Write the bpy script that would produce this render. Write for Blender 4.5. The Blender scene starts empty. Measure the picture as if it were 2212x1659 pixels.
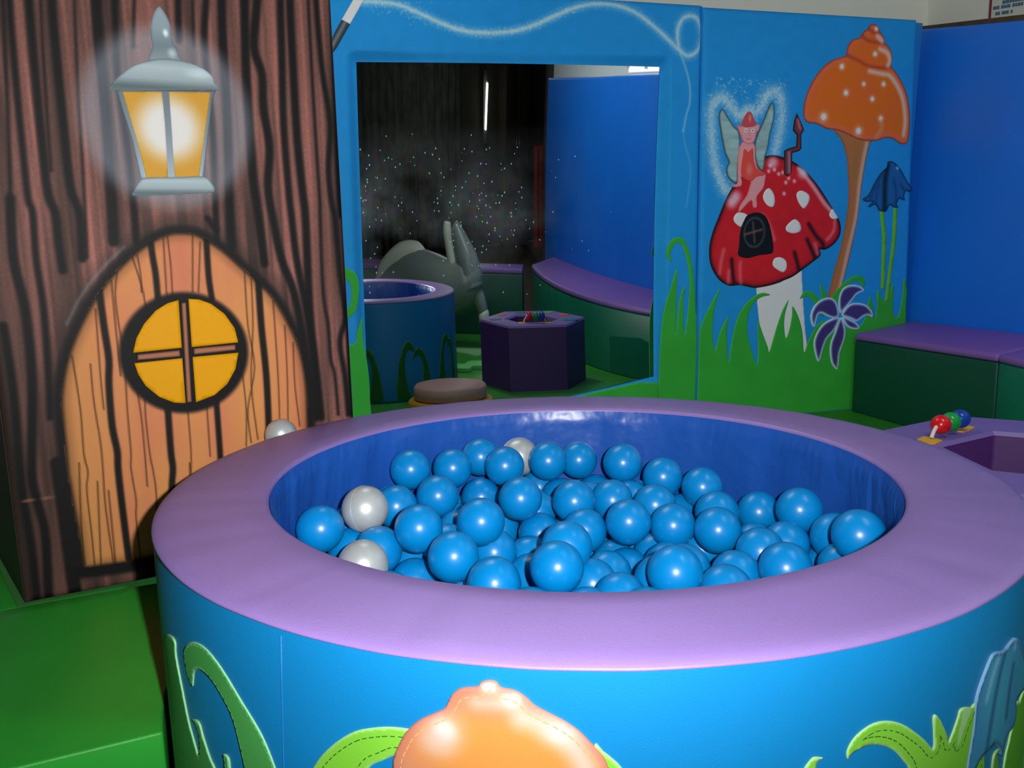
import bpy, math, random
import numpy as np
from mathutils import Vector, Matrix
from mathutils.geometry import delaunay_2d_cdt

# ------------------------------------------------------------------ camera, world, light, exposure
sc = bpy.context.scene
col = sc.collection
random.seed(5)
RNG = np.random.default_rng(11)
CAM = Vector((0.0, 0.0, 0.98420))
PITCH, ROLL = 0.16883, -0.02249
cd = bpy.data.cameras.new('camera'); cam = bpy.data.objects.new('camera', cd); col.objects.link(cam)
cd.sensor_width = 36.0; cd.lens = 1790.0 / 2212.0 * 36.0; cd.clip_start = 0.02
fw = Vector((0, math.cos(PITCH), -math.sin(PITCH))); up = Vector((0, math.sin(PITCH), math.cos(PITCH))); ri = Vector((1, 0, 0))
r2 = ri * math.cos(ROLL) + up * math.sin(ROLL); u2 = up * math.cos(ROLL) - ri * math.sin(ROLL)
rotm = Matrix((r2, u2, -fw)).transposed()
cam.matrix_world = Matrix.Translation(CAM) @ rotm.to_4x4()
sc.camera = cam
sc.view_settings.view_transform = 'Standard'
sc.view_settings.look = 'None'
sc.view_settings.gamma = 1.0
sc.view_settings.use_curve_mapping = False
sc.view_settings.exposure = 0.0
world = bpy.data.worlds.new('world'); sc.world = world; world.use_nodes = True
world.node_tree.nodes['Background'].inputs[0].default_value = (0.6, 0.7, 0.8, 1)
world.node_tree.nodes['Background'].inputs[1].default_value = 0.02
# the flash of the photographer's compact camera, a few centimetres right of and above the lens
fl = bpy.data.lights.new('camera_flash', 'SPOT'); fl.energy = 215.0; fl.spot_size = math.radians(130); fl.spot_blend = 1.0
fl.shadow_soft_size = 0.014; fl.color = (1.0, 0.985, 0.96)
flo = bpy.data.objects.new('camera_flash', fl); col.objects.link(flo)
flo.matrix_world = Matrix.Translation(CAM + r2 * 0.10 + u2 * 0.05 - fw * 0.01) @ rotm.to_4x4() @ Matrix.Rotation(math.radians(18.0), 4, 'X') @ Matrix.Rotation(math.radians(8.0), 4, 'Y')
# unseen ceiling lamps added to brighten the padding, pit back and hall (their housings are built further down)
FILL_LAMPS = [((-0.7, 3.1, 3.04), 0.28, 20.0, (-0.7, 0.0)), ((1.5, 1.0, 3.04), -1.29, 40.0, (1.05, 0.0)), ((4.6, -5.0, 3.04), 0.25, 30.0, (0.0, 0.0))]   # place, heading, watts, tilt of the light
for (lx, ly, lz), rz, e, (tx, ty) in FILL_LAMPS:
    a = bpy.data.lights.new('ceiling_fill_light', 'AREA'); a.shape = 'RECTANGLE'; a.size = 1.4; a.size_y = 0.16; a.energy = e; a.color = (0.93, 1.0, 0.95)
    o = bpy.data.objects.new('ceiling_fill_light', a); col.objects.link(o); o.location = (lx, ly, lz - 0.055); o.rotation_euler = (tx, ty, rz)

# ------------------------------------------------------------------ helpers
def srgb(c):
    c = np.asarray(c, float) / 255.0
    return np.where(c <= 0.04045, c / 12.92, ((c + 0.055) / 1.055) ** 2.4)

def lin(c, g=1.0):
    v = np.clip(srgb(c) * g, 0, 0.93)
    return (float(v[0]), float(v[1]), float(v[2]), 1.0)

MATS = {}
def mat(name, c=None, rough=0.5, g=1.0, metal=0.0, bump=0.0, bscale=400.0, var=0.0, vscale=3.0, attr=False, emit=None, spec=0.5, coat=0.0, bdist=0.002):
    if name in MATS: return MATS[name]
    m = bpy.data.materials.new(name); m.use_nodes = True
    nt = m.node_tree; b = nt.nodes['Principled BSDF']
    b.inputs['Roughness'].default_value = rough; b.inputs['Metallic'].default_value = metal
    b.inputs['Specular IOR Level'].default_value = spec
    b.inputs['Coat Weight'].default_value = coat; b.inputs['Coat Roughness'].default_value = 0.12
    tc = nt.nodes.new('ShaderNodeTexCoord')
    if attr:
        at = nt.nodes.new('ShaderNodeAttribute'); at.attribute_name = 'Col'
        nt.links.new(at.outputs['Color'], b.inputs['Base Color'])
    else:
        rgb = lin(c, g)
        b.inputs['Base Color'].default_value = rgb
        if var:
            n = nt.nodes.new('ShaderNodeTexNoise'); n.inputs['Scale'].default_value = vscale; n.inputs['Detail'].default_value = 4
            nt.links.new(tc.outputs['Object'], n.inputs['Vector'])
            r = nt.nodes.new('ShaderNodeValToRGB')
            r.color_ramp.elements[0].position = 0.3; r.color_ramp.elements[1].position = 0.7
            r.color_ramp.elements[0].color = tuple(x * (1 - var) for x in rgb[:3]) + (1,)
            r.color_ramp.elements[1].color = tuple(min(1, x * (1 + var)) for x in rgb[:3]) + (1,)
            nt.links.new(n.outputs['Fac'], r.inputs[0]); nt.links.new(r.outputs[0], b.inputs['Base Color'])
    if bump:
        n = nt.nodes.new('ShaderNodeTexNoise'); n.inputs['Scale'].default_value = bscale; n.inputs['Detail'].default_value = 3
        nt.links.new(tc.outputs['Object'], n.inputs['Vector'])
        bp = nt.nodes.new('ShaderNodeBump'); bp.inputs['Strength'].default_value = bump; bp.inputs['Distance'].default_value = bdist
        nt.links.new(n.outputs['Fac'], bp.inputs['Height']); nt.links.new(bp.outputs[0], b.inputs['Normal'])
    if emit:
        b.inputs['Emission Color'].default_value = tuple(emit[:3]) + (1,); b.inputs['Emission Strength'].default_value = emit[3]
    MATS[name] = m
    return m

PRINT = mat('printed_vinyl', rough=0.55, attr=True, bump=0.12, bscale=500, spec=0.1)

def tag(o, label=None, cat=None, group=None, kind=None):
    if label: o['label'] = label
    if cat: o['category'] = cat
    if group: o['group'] = group
    if kind: o['kind'] = kind
    return o

def empty(name, loc, label, cat, group=None):
    o = bpy.data.objects.new(name, None); o.empty_display_size = 0.1; col.objects.link(o); o.location = loc
    return tag(o, label, cat, group)

def setparent(o, p):
    o.parent = p
    root = p; off = Vector((0, 0, 0))
    if p.type == 'EMPTY':
        o.matrix_parent_inverse = Matrix.Translation(-Vector(p.location))

def mesh_obj(name, verts, faces, m, parent=None, smooth=True, colors=None):
    me = bpy.data.meshes.new(name)
    me.from_pydata([tuple(v) for v in verts], [], [tuple(f) for f in faces])
    if colors is not None:
        ca = me.color_attributes.new('Col', 'FLOAT_COLOR', 'POINT')
        c4 = np.ones((len(verts), 4), np.float32); c4[:, :3] = colors
        ca.data.foreach_set('color', c4.ravel())
    me.materials.append(m)
    if smooth: me.polygons.foreach_set('use_smooth', [True] * len(me.polygons))
    me.update()
    o = bpy.data.objects.new(name, me); col.objects.link(o)
    if parent: setparent(o, parent)
    return o

def grid_faces(ni, nj, base=0, flip=False):
    i, j = np.meshgrid(np.arange(ni - 1), np.arange(nj - 1), indexing='ij')
    a = base + i * nj + j
    f = np.stack([a, a + nj, a + nj + 1, a + 1], -1).reshape(-1, 4)
    return f[:, ::-1] if flip else f

def fast_mesh(name, V, Fq, m, parent=None, colors=None, smooth=True):
    me = bpy.data.meshes.new(name); V = np.asarray(V, np.float32); Fq = np.asarray(Fq, np.int32)
    me.vertices.add(len(V)); me.vertices.foreach_set('co', V.ravel())
    me.loops.add(Fq.size); me.loops.foreach_set('vertex_index', Fq.ravel())
    me.polygons.add(len(Fq)); me.polygons.foreach_set('loop_start', np.arange(0, Fq.size, 4, dtype=np.int32))
    me.update(calc_edges=True); me.validate()
    me.polygons.foreach_set('use_smooth', [smooth] * len(me.polygons))
    if colors is not None:
        ca = me.color_attributes.new('Col', 'FLOAT_COLOR', 'POINT')
        c4 = np.ones((len(V), 4), np.float32); c4[:, :3] = colors
        ca.data.foreach_set('color', c4.ravel())
    me.materials.append(m)
    o = bpy.data.objects.new(name, me); col.objects.link(o)
    if parent: setparent(o, parent)
    return o

def bevel(o, w=0.01, seg=3):
    md = o.modifiers.new('bevel', 'BEVEL'); md.width = w; md.segments = seg; md.limit_method = 'ANGLE'; md.angle_limit = math.radians(40)
    return o

def prism(name, poly, z0, z1, m, parent=None, bev=0.0, smooth=False, ztop=None):
    n = len(poly)
    zt = ztop if ztop else [z1] * n
    v = [(x, y, z0) for x, y in poly] + [(x, y, zt[i]) for i, (x, y) in enumerate(poly)]
    area = sum(poly[i][0] * poly[(i + 1) % n][1] - poly[(i + 1) % n][0] * poly[i][1] for i in range(n))
    fs = [list(range(n))[::-1], list(range(n, 2 * n))] + [[i, (i + 1) % n, n + (i + 1) % n, n + i] for i in range(n)]
    if area < 0: fs = [f[::-1] for f in fs]
    o = mesh_obj(name, v, fs, m, parent, smooth)
    if bev: bevel(o, bev); o.data.polygons.foreach_set('use_smooth', [True] * len(o.data.polygons))
    return o

def box(name, c, s, m, parent=None, rz=0.0, bev=0.0):
    ca, sa = math.cos(rz), math.sin(rz)
    pts = []
    for dx, dy in ((-.5, -.5), (.5, -.5), (.5, .5), (-.5, .5)):
        x, y = dx * s[0], dy * s[1]; pts.append((c[0] + x * ca - y * sa, c[1] + x * sa + y * ca))
    return prism(name, pts, c[2] - s[2] / 2, c[2] + s[2] / 2, m, parent, bev)

def tube(name, path, radii, m, parent=None, seg=14, flat=1.0, cap=True):
    P = [Vector(p) for p in path]; V = []; F = []
    side = None
    for i, p in enumerate(P):
        t = (P[min(i + 1, len(P) - 1)] - P[max(i - 1, 0)]).normalized()
        if side is None:
            side = t.cross(Vector((0, 0, 1)))
            if side.length < 1e-3: side = t.cross(Vector((0, 1, 0)))
        side = (side - t * side.dot(t)).normalized(); b = t.cross(side)
        r = radii[i] if hasattr(radii, '__len__') else radii
        for k in range(seg):
            a = 2 * math.pi * k / seg
            V.append(p + side * (r * flat * math.cos(a)) + b * (r * math.sin(a)))
    for i in range(len(P) - 1):
        for k in range(seg):
            F.append([i * seg + k, i * seg + (k + 1) % seg, (i + 1) * seg + (k + 1) % seg, (i + 1) * seg + k])
    if cap: F += [list(range(seg))[::-1], list(range((len(P) - 1) * seg, len(P) * seg))]
    return mesh_obj(name, V, F, m, parent)

def smooth_path(pts, n=6):
    pts = [np.array(p, float) for p in pts]; out = []
    for i in range(len(pts) - 1):
        p0 = pts[max(i - 1, 0)]; p1 = pts[i]; p2 = pts[i + 1]; p3 = pts[min(i + 2, len(pts) - 1)]
        for k in range(n):
            t = k / n
            out.append(0.5 * (2 * p1 + (p2 - p0) * t + (2 * p0 - 5 * p1 + 4 * p2 - p3) * t * t + (3 * p1 - p0 - 3 * p2 + p3) * t ** 3))
    out.append(pts[-1]); return out

def smooth_loop(pts, n=4):
    pts = [np.array(p, float) for p in pts]; L = len(pts); out = []
    for i in range(L):
        p0, p1, p2, p3 = pts[i - 1], pts[i], pts[(i + 1) % L], pts[(i + 2) % L]
        a = p1 - p0; b = p2 - p1
        for k in range(n):
            t = k / n
            q = 0.5 * (2 * p1 + (p2 - p0) * t + (2 * p0 - 5 * p1 + 4 * p2 - p3) * t * t + (3 * p1 - p0 - 3 * p2 + p3) * t ** 3)
            out.append(q)
    return out

def lathe(name, prof, c, m, parent=None, seg=64, close=False):
    V = []; F = []; n = len(prof)
    for k in range(seg):
        a = 2 * math.pi * k / seg
        for r, z in prof: V.append((c[0] + r * math.cos(a), c[1] + r * math.sin(a), c[2] + z))
    for k in range(seg):
        k2 = (k + 1) % seg
        for i in range(n - 1): F.append([k * n + i, k2 * n + i, k2 * n + i + 1, k * n + i + 1])
    return mesh_obj(name, V, F, m, parent)

# ---- flat painted art: colours of a print, laid out in metres on the panel it is printed on
def vnoise(x, y, seed=0):
    r = np.random.default_rng(seed); T = r.random((256, 256))
    xi = np.floor(x).astype(int); yi = np.floor(y).astype(int); fx = x - xi; fy = y - yi
    fx = fx * fx * (3 - 2 * fx); fy = fy * fy * (3 - 2 * fy)
    g = lambda a, b: T[a & 255, b & 255]
    return (g(xi, yi) * (1 - fx) + g(xi + 1, yi) * fx) * (1 - fy) + (g(xi, yi + 1) * (1 - fx) + g(xi + 1, yi + 1) * fx) * fy

def seg_dist(x, y, pts, closed=False):
    d = np.full(x.shape, 9.0); P = list(pts) + ([pts[0]] if closed else [])
    for (ax, ay), (bx, by) in zip(P[:-1], P[1:]):
        ex, ey = bx - ax, by - ay; L = ex * ex + ey * ey + 1e-12
        t = np.clip(((x - ax) * ex + (y - ay) * ey) / L, 0, 1)
        d = np.minimum(d, np.hypot(x - ax - t * ex, y - ay - t * ey))
    return d

def inside(x, y, pts):
    ins = np.zeros(x.shape, bool); n = len(pts)
    for i in range(n):
        (ax, ay), (bx, by) = pts[i], pts[(i + 1) % n]
        c = ((ay > y) != (by > y)) & (x < (bx - ax) * (y - ay) / (by - ay + 1e-12) + ax)
        ins ^= c
    return ins

class Canvas:
    def __init__(s, U, V, base):
        s.U, s.V = np.asarray(U, float), np.asarray(V, float); s.C = np.empty(s.U.shape + (3,)); s.C[:] = np.asarray(base, float)
    def sel(s, pts, pad):
        P = np.array(pts); a = P.min(0) - pad; b = P.max(0) + pad
        return np.where((s.U >= a[0]) & (s.U <= b[0]) & (s.V >= a[1]) & (s.V <= b[1]))[0]
    def mix(s, i, c, a):
        a = np.asarray(a)[:, None]; s.C[i] = s.C[i] * (1 - a) + np.asarray(c, float) * a
    def stroke(s, pts, w, c, a=1.0, soft=0.002, n=4, jit=0.0, fade=None):
        P = [tuple(q) for q in smooth_path(pts, n)]; i = s.sel(P, w + soft * 2)
        if not len(i): return
        d = seg_dist(s.U[i], s.V[i], P)
        if jit: d = d + (RNG.random(len(i)) - 0.5) * jit
        m = np.clip((w / 2 + soft - d) / (2 * soft), 0, 1); s.mix(i, c, a * m * m * (3 - 2 * m))
    def blob(s, p, rx, ry, c, a=1.0, hard=0.3):
        i = s.sel([p], max(rx, ry) * 1.3)
        if not len(i): return
        d = np.hypot((s.U[i] - p[0]) / rx, (s.V[i] - p[1]) / ry); m = np.clip((1 - d) / (1 - hard), 0, 1); s.mix(i, c, a * m * m * (3 - 2 * m))
    def fill(s, pts, c, a=1.0, soft=0.002):
        P = [tuple(q) for q in pts]; i = s.sel(P, soft * 2)
        if not len(i): return
        sd = np.where(inside(s.U[i], s.V[i], P), 1, -1) * seg_dist(s.U[i], s.V[i], P, True)
        m = np.clip((sd + soft) / (2 * soft), 0, 1); s.mix(i, c, a * m)
    def edge(s, pts, w, c, a=1.0):           # soft band along an outline
        P = [tuple(q) for q in pts]; d = seg_dist(s.U, s.V, P, True); m = np.clip(1 - d / w, 0, 1); s.mix(np.arange(len(s.U)), c, a * m * m * (3 - 2 * m))
    def out(s, g): return np.clip(srgb(s.C) * g, 0, 0.92)

class Plane:
    def __init__(s, od, g=1.0, tilt=0.0):
        s.tilt = tilt; (ox, oy), (dx, dy) = od; s.O = np.array([ox, oy, 0.0]); s.d = np.array([dx, dy, 0.0]); s.n = np.array([dy, -dx, 0.0]); s.g = g
    def w(s, u, v, h=0.0):
        u = np.asarray(u, float)[..., None]; v = np.asarray(v, float)[..., None]; h = np.asarray(h, float)[..., None]
        return s.O + s.d * u + np.array([0, 0, 1.0]) * v + s.n * (h + s.tilt * v)
class Cyl:
    def __init__(s, c, R, g=1.0): s.c = c; s.R = R; s.g = g
    def w(s, u, v, h=0.0):
        u = np.asarray(u, float); v = np.asarray(v, float); a = u / s.R; r = s.R + np.asarray(h, float)
        return np.stack([s.c[0] + r * np.sin(a), s.c[1] - r * np.cos(a), v + 0 * a], -1)

def motif(name, S, pts, paint, parent, h=0.0015, sp=0.006, loop=True, n=4, g=None, lim=None, stitch=None):
    """a cut vinyl shape laid on surface S; paint is a colour or a function of its canvas"""
    B = smooth_loop(pts, n) if loop else [np.array(p, float) for p in pts]
    if lim: B = [np.array((min(max(q[0], lim[0]), lim[1]), min(max(q[1], lim[2]), lim[3]))) for q in B]
    # drop repeats and keep the step near the spacing
    Q = [B[0]]
    for q in B[1:]:
        if np.hypot(*(q - Q[-1])) > sp * 0.35: Q.append(q)
    if np.hypot(*(Q[-1] - Q[0])) < sp * 0.35: Q.pop()
    if not loop:
        R = []
        for a, b in zip(Q, Q[1:] + Q[:1]):
            k = max(1, int(np.hypot(*(b - a)) / sp)); R += [a + (b - a) * i / k for i in range(k)]
        Q = R
    P = [tuple(q) for q in Q]; A = np.array(P)
    gu = np.arange(A[:, 0].min(), A[:, 0].max(), sp); gv = np.arange(A[:, 1].min(), A[:, 1].max(), sp)
    X, Y = np.meshgrid(gu, gv); X = X.ravel(); Y = Y.ravel()
    if len(X):
        k = inside(X, Y, P); X, Y = X[k], Y[k]
    if len(X):
        k = seg_dist(X, Y, P, True) > sp * 0.5; X, Y = X[k], Y[k]
    pts2 = [Vector(q) for q in P] + [Vector((a, b)) for a, b in zip(X, Y)]
    vs, es, fs, *_ = delaunay_2d_cdt(pts2, [], [list(range(len(P)))], 1, 1e-6)
    UVs = np.array([(q.x, q.y) for q in vs])
    cv = Canvas(UVs[:, 0], UVs[:, 1], (200, 200, 200) if callable(paint) else paint)
    if callable(paint): paint(cv, P)
    W = S.w(UVs[:, 0], UVs[:, 1], h); n0 = len(W)
    cnt = {}
    for f in fs:
        for a, b in zip(f, f[1:] + f[:1]): cnt[(a, b)] = 1
    bd = [(a, b) for (a, b) in cnt if (b, a) not in cnt]
    W2 = S.w(UVs[:, 0], UVs[:, 1], -0.001); bv = sorted({a for a, b in bd} | {b for a, b in bd}); idx = {v: n0 + i for i, v in enumerate(bv)}
    V = np.vstack([W, W2[bv]]) if bv else W
    F = [list(f) for f in fs] + [[b, a, idx[a], idx[b]] for a, b in bd]
    C = cv.out(S.g if g is None else g); C = np.vstack([C, C[bv]]) if bv else C
    ob = mesh_obj(name, V, F, PRINT, parent, True, C)
    if stitch:                                             # one row of thread, dash by dash, inside the outline
        ins, sm = stitch; L = smooth_loop(P, 3); A2 = sum(a[0] * b[1] - b[0] * a[1] for a, b in zip(L, L[1:] + L[:1])); sg = 1 if A2 > 0 else -1
        path = []
        for a, b in zip(L, L[1:] + L[:1]):
            e = b - a; ln = np.hypot(*e)
            if ln > 1e-6: path.append((a + b) / 2 + sg * ins * np.array((-e[1], e[0])) / ln)
        pa = np.array(path); ok = inside(pa[:, 0], pa[:, 1], P) & (seg_dist(pa[:, 0], pa[:, 1], P, True) > ins * 0.93)
        SV = []; SF = []; acc = 0.0
        for i in range(len(pa) - 1):
            if not (ok[i] and ok[i + 1]): continue
            e = pa[i + 1] - pa[i]; ln = np.hypot(*e)
            if ln > 0.03 or ln < 1e-6: continue
            k = max(1, int(ln / 0.002)); nrm = np.array((-e[1], e[0])) / ln * 0.0006
            for j in range(k):
                acc += ln / k
                if (acc % 0.010) > 0.0068: continue
                q0, q1 = pa[i] + e * j / k, pa[i] + e * (j + 1) / k; b0 = len(SV)
                for q in (q0 - nrm, q1 - nrm, q1 + nrm, q0 + nrm): SV.append(tuple(np.ravel(S.w(q[0], q[1], h + 0.0006))))
                SF.append([b0, b0 + 1, b0 + 2, b0 + 3])
        if SF: st_o = mesh_obj('stitching', SV, SF, sm, None, False); st_o['kind'] = 'stuff'; st_o.parent = ob
    if stitch and parent.type == 'EMPTY' and SF: st_o.matrix_parent_inverse = Matrix.Identity(4)
    return ob

# ------------------------------------------------------------------ shared geometry
WOOD = Plane(((-1.0765,1.7092),(0.87366,0.48654)), 1.0)
BACK = Plane(((2.2635,4.7428),(0.96126,0.27564)), 1.0, 0.037)           # leans forward slightly at the top
RIGHT = Plane(((2.2684,4.7255),(0.27564,-0.96126)), 1.0)
PC = (0.12137, 1.53482); PR = 0.75; RIN = 0.75 * 0.75683; HR = 0.56000
PIT = Cyl(PC, PR, 1.0)
def xy(S, u, off=0.0):
    p = S.O + S.d * u + S.n * off; return (float(p[0]), float(p[1]))

# ------------------------------------------------------------------ the room
green_mat = mat('green_mat_vinyl', (44, 124, 36), 0.45, 1.4, bump=0.15, var=0.06)
wall_white = mat('white_painted_plaster', (232, 234, 224), 0.7, 1.0, bump=0.2, bscale=40)
wall_dark = mat('dark_hall_paint', (52, 48, 40), 0.8, 1.0, bump=0.2, bscale=30, var=0.15)
ceil_mat = mat('ceiling_paint', (92, 92, 86), 0.9, 1.0, var=0.05)
PA = Vector(xy(BACK, 0.16, -0.16)); PB = Vector(xy(RIGHT, 5.85, -0.16)); PCc = Vector((10.8, 0.6)); PD = Vector((10.8, -8.0)); PE = Vector((-4.5, -8.0)); PF = Vector(xy(BACK, -7.0, -0.16))
PA = Vector(xy(RIGHT, -0.16, -0.16))
room = [PA, PB, PCc, PD, PE, PF]
def flat(name, poly, z, m, thick, kind='structure'):
    o = prism(name, [(p.x, p.y) for p in poly], z - thick, z, m); return tag(o, kind=kind)
flat('floor', room, -0.012, mat('dark_hall_floor', (58, 46, 36), 0.6, 1.0, bump=0.1, var=.2), 0.1)
mat_poly = [Vector(xy(RIGHT, -0.08, -0.10)), Vector(xy(RIGHT, 5.7, -0.10)), Vector((1.2, -2.2)), Vector((-2.4, -1.0)), Vector((-2.6, 3.0)), Vector(xy(BACK, -3.6, -0.05))]
tag(prism('green_floor_mat', [(p_.x, p_.y) for p_ in mat_poly], -0.012, 0.0, green_mat), 'green vinyl floor mat covering the play area under the pit', 'floor mat')
flat('ceiling', room, 3.2, ceil_mat, 0.1)
def wall(name, a, b, m):
    d = (b - a).normalized(); n = Vector((d.y, -d.x))
    n = -n if (Vector((0, 0)) - a).dot(n) > 0 else n      # outward
    o = prism(name, [tuple(a - d * .1), tuple(b + d * .1), tuple(b + d * .1 + n * .1), tuple(a - d * .1 + n * .1)], 0, 3.2, m); return tag(o, kind='structure')
wall('wall_back', PF, PA, wall_white); wall('wall_right', PA, PB, wall_white)
wall('wall_side', PB, PCc, wall_dark); wall('wall_hall', PCc, PD, wall_dark); wall('wall_front', PD, PE, wall_dark); wall('wall_left', PE, PF, wall_dark)
# brown timber rail on the right wall, above the padding
rail = mat('brown_timber', (70, 50, 28), 0.6, 1.3, var=0.3, vscale=20)
def rightquad(name, u0, u1, za, zb, t0, t1, m, parent=None):
    a0, b0 = xy(RIGHT, u0, t0), xy(RIGHT, u1, t0); a1, b1 = xy(RIGHT, u0, t1), xy(RIGHT, u1, t1)
    v = [(*a0, za[0]), (*b0, za[1]), (*b1, za[1]), (*a1, za[0]), (*a0, zb[0]), (*b0, zb[1]), (*b1, zb[1]), (*a1, zb[0])]
    return mesh_obj(name, v, [[0, 1, 2, 3], [7, 6, 5, 4], [0, 4, 5, 1], [1, 5, 6, 2], [2, 6, 7, 3], [3, 7, 4, 0]], m, parent, False)
RT = [(-0.0634,2.1024),(0.6035,1.9964)]; sl = (RT[1][1] - RT[0][1]) / (RT[1][0] - RT[0][0]); rz0 = RT[0][1] - sl * RT[0][0]
tag(rightquad('trim_1', -0.12, 2.0, (rz0 - sl * .12 - .045, rz0 + sl * 2 - .045), (rz0 - sl * .12, rz0 + sl * 2), -0.16, -0.03, rail), kind='structure')

# ------------------------------------------------------------------ tree panel on the left
S1, S2 = [(-0.7409,1.1352,0.228),(-0.5584,1.2184,0.228)]
tree = empty('tree_trunk_panel', (float(WOOD.O[0]), float(WOOD.O[1]), 0.228), 'padded wall panel printed as a brown tree trunk with an arched door and lantern', 'panel')
W = 0.00111                                           # metres on this panel per photo pixel width
TU0, TU1, TZ0, TZ1 = -0.0, 0.768, 0.228, 2.16
nu, nv = 310, 780
us = np.linspace(TU0, TU1, nu); vs_ = np.linspace(TZ0, TZ1, nv)
UU, VV = np.meshgrid(us, vs_, indexing='ij'); U = UU.ravel(); V = VV.ravel()
st = vnoise(U * 55 + 0.6 * vnoise(U * 9, V * 3, 3), V * 1.7, 1); st2 = vnoise(U * 140, V * 4, 2); st3 = vnoise(U * 14, V * 2.2, 4)
gr = vnoise(U * 420, V * 300, 6)
cv = Canvas(U, V, (0, 0, 0))
k = np.clip(0.05 + 0.85 * st + 0.5 * (st2 - .5) + 0.5 * (st3 - .5), 0, 1)[:, None]
cv.C = np.array((58, 44, 40)) * (1 - k) + np.array((150, 96, 86)) * k
cv.C *= (0.93 + 0.14 * gr)[:, None]
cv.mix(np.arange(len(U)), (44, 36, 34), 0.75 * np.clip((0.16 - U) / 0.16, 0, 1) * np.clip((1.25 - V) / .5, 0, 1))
BLK = (14, 15, 16)
def S_(pts, w, a=0.95, soft=5, c=BLK): cv.stroke(pts, w * W, c, a, soft * W)
for w, pts in [
  (12, [(0.1147,1.5708),(0.1053,1.4832),(0.0998,1.3055),(0.0979,1.1838),(0.0971,1.097)] + [(0.1025,1.0664),(0.099,0.9736),(0.102,0.8684),(0.0968,0.7254),(0.0907,0.6346)]), (15, [(0.1471,1.5752),(0.1392,1.487),(0.1357,1.3078),(0.1345,1.2159),(0.1346,1.1067)] + [(0.1438,1.0663),(0.1441,1.0073),(0.1459,0.9477)]),
  (15, [(0.1885,1.5809),(0.1808,1.4918),(0.1784,1.3716),(0.1774,1.2487),(0.1778,1.123)] + [(0.1889,1.0627),(0.1848,0.9712)]), (20, [(0.2712,1.5923),(0.2624,1.501),(0.2595,1.4091),(0.2594,1.347),(0.2564,1.1886),(0.2498,1.0058)]),
  (13, [(0.3065,1.5972),(0.2979,1.5051),(0.2937,1.4276),(0.2893,1.3492),(0.2959,1.1898),(0.2963,1.0584),(0.2945,1.0049)]), (13, [(0.4324,1.6145),(0.4244,1.5194),(0.4189,1.4361)]),
  (13, [(0.4903,1.6225),(0.4826,1.5261),(0.4714,1.428),(0.4747,1.2628),(0.468,1.0923),(0.4648,1.0088)]), (18, [(0.5233,1.6271),(0.5157,1.5298),(0.5114,1.4315),(0.5085,1.2644),(0.4987,1.0924),(0.4958,0.987)]),
  (17, [(0.5737,1.634),(0.5664,1.5356),(0.5574,1.3687),(0.5562,1.1629),(0.5599,1.0927)] + [(0.5624,1.0536),(0.5649,1.0072),(0.5685,0.9485)]),
  (17, [(0.6046,1.6383),(0.594,1.5387),(0.5797,1.4376),(0.5928,1.378),(0.5909,1.3028),(0.599,1.2165),(0.5892,1.1283)] + [(0.5955,1.0535),(0.6087,0.9591),(0.6349,0.8701),(0.6534,0.7128),(0.6692,0.5632)]),
  (15, [(0.6536,1.645),(0.6467,1.5447),(0.6409,1.409),(0.635,1.2704),(0.637,1.111)] + [(0.6398,1.0532),(0.6448,0.9581),(0.6614,0.8361),(0.6742,0.711),(0.6819,0.5616)]),
  (17, [(0.6749,1.648),(0.6682,1.5472),(0.6662,1.4111),(0.6656,1.2365),(0.6704,1.1113)] + [(0.6733,1.0531),(0.6696,0.8356),(0.6747,0.5839)]),
  (7, [(0.7165,1.6537),(0.7118,1.5521),(0.7103,1.4146),(0.7104,1.2383),(0.7108,1.0933)] + [(0.709,1.0529),(0.7055,0.8748),(0.7131,0.7915),(0.7144,0.7074),(0.7226,0.6642),(0.7254,0.5649)]),
  (12, [(0.733,1.656),(0.7302,1.5542),(0.7354,1.3992),(0.7468,1.2757),(0.7364,1.1668),(0.7396,1.0934)] + [(0.7457,1.0527),(0.7503,0.914),(0.7571,0.8096),(0.7405,0.7476),(0.7485,0.6616),(0.7516,0.5617)]),
  (16, [(0.7776,1.6621),(0.7714,1.5589),(0.763,1.0935)] + [(0.7716,1.0606),(0.767,0.83),(0.7648,0.5601)]),
  (6, [(0.0946,1.482),(0.0841,1.3343),(0.0733,1.1831),(0.0672,1.1061)]), (5, [(0.2219,1.4964),(0.2125,1.3436),(0.2026,1.1233),(0.1941,0.9743)]), (6, [(0.3427,1.5717),(0.3255,1.4149)]), (5, [(0.1599,1.4894),(0.1493,1.2781),(0.1451,1.154)]), (5, [(0.4585,1.5867),(0.4485,1.4259)]),
  (16, [(0.066,1.0967),(0.0583,0.9748),(0.0684,0.8704),(0.0659,0.7284),(0.0509,0.5845)] + [(0.0437,0.5082),(0.0471,0.4581),(0.0545,0.3942),(0.0534,0.3311),(0.0457,0.2213)]),
  (14, [(0.0258,0.8381),(0.0288,0.6963),(0.024,0.5589)] + [(0.0226,0.4706),(0.0263,0.3578),(0.0249,0.2264)]), (24, [(0.0933,0.5333),(0.0956,0.4497),(0.097,0.3562),(0.0987,0.2261)]),
  (12, [(0.4482,1.0543),(0.4644,1.0278)])]: S_(pts, w)
# knots in the bark
for px in [(0.0682,0.4586),(0.0316,0.4588)]: cv.blob(px, 0.02, 0.006, (130, 85, 72), 0.8, 0.2)
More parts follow.
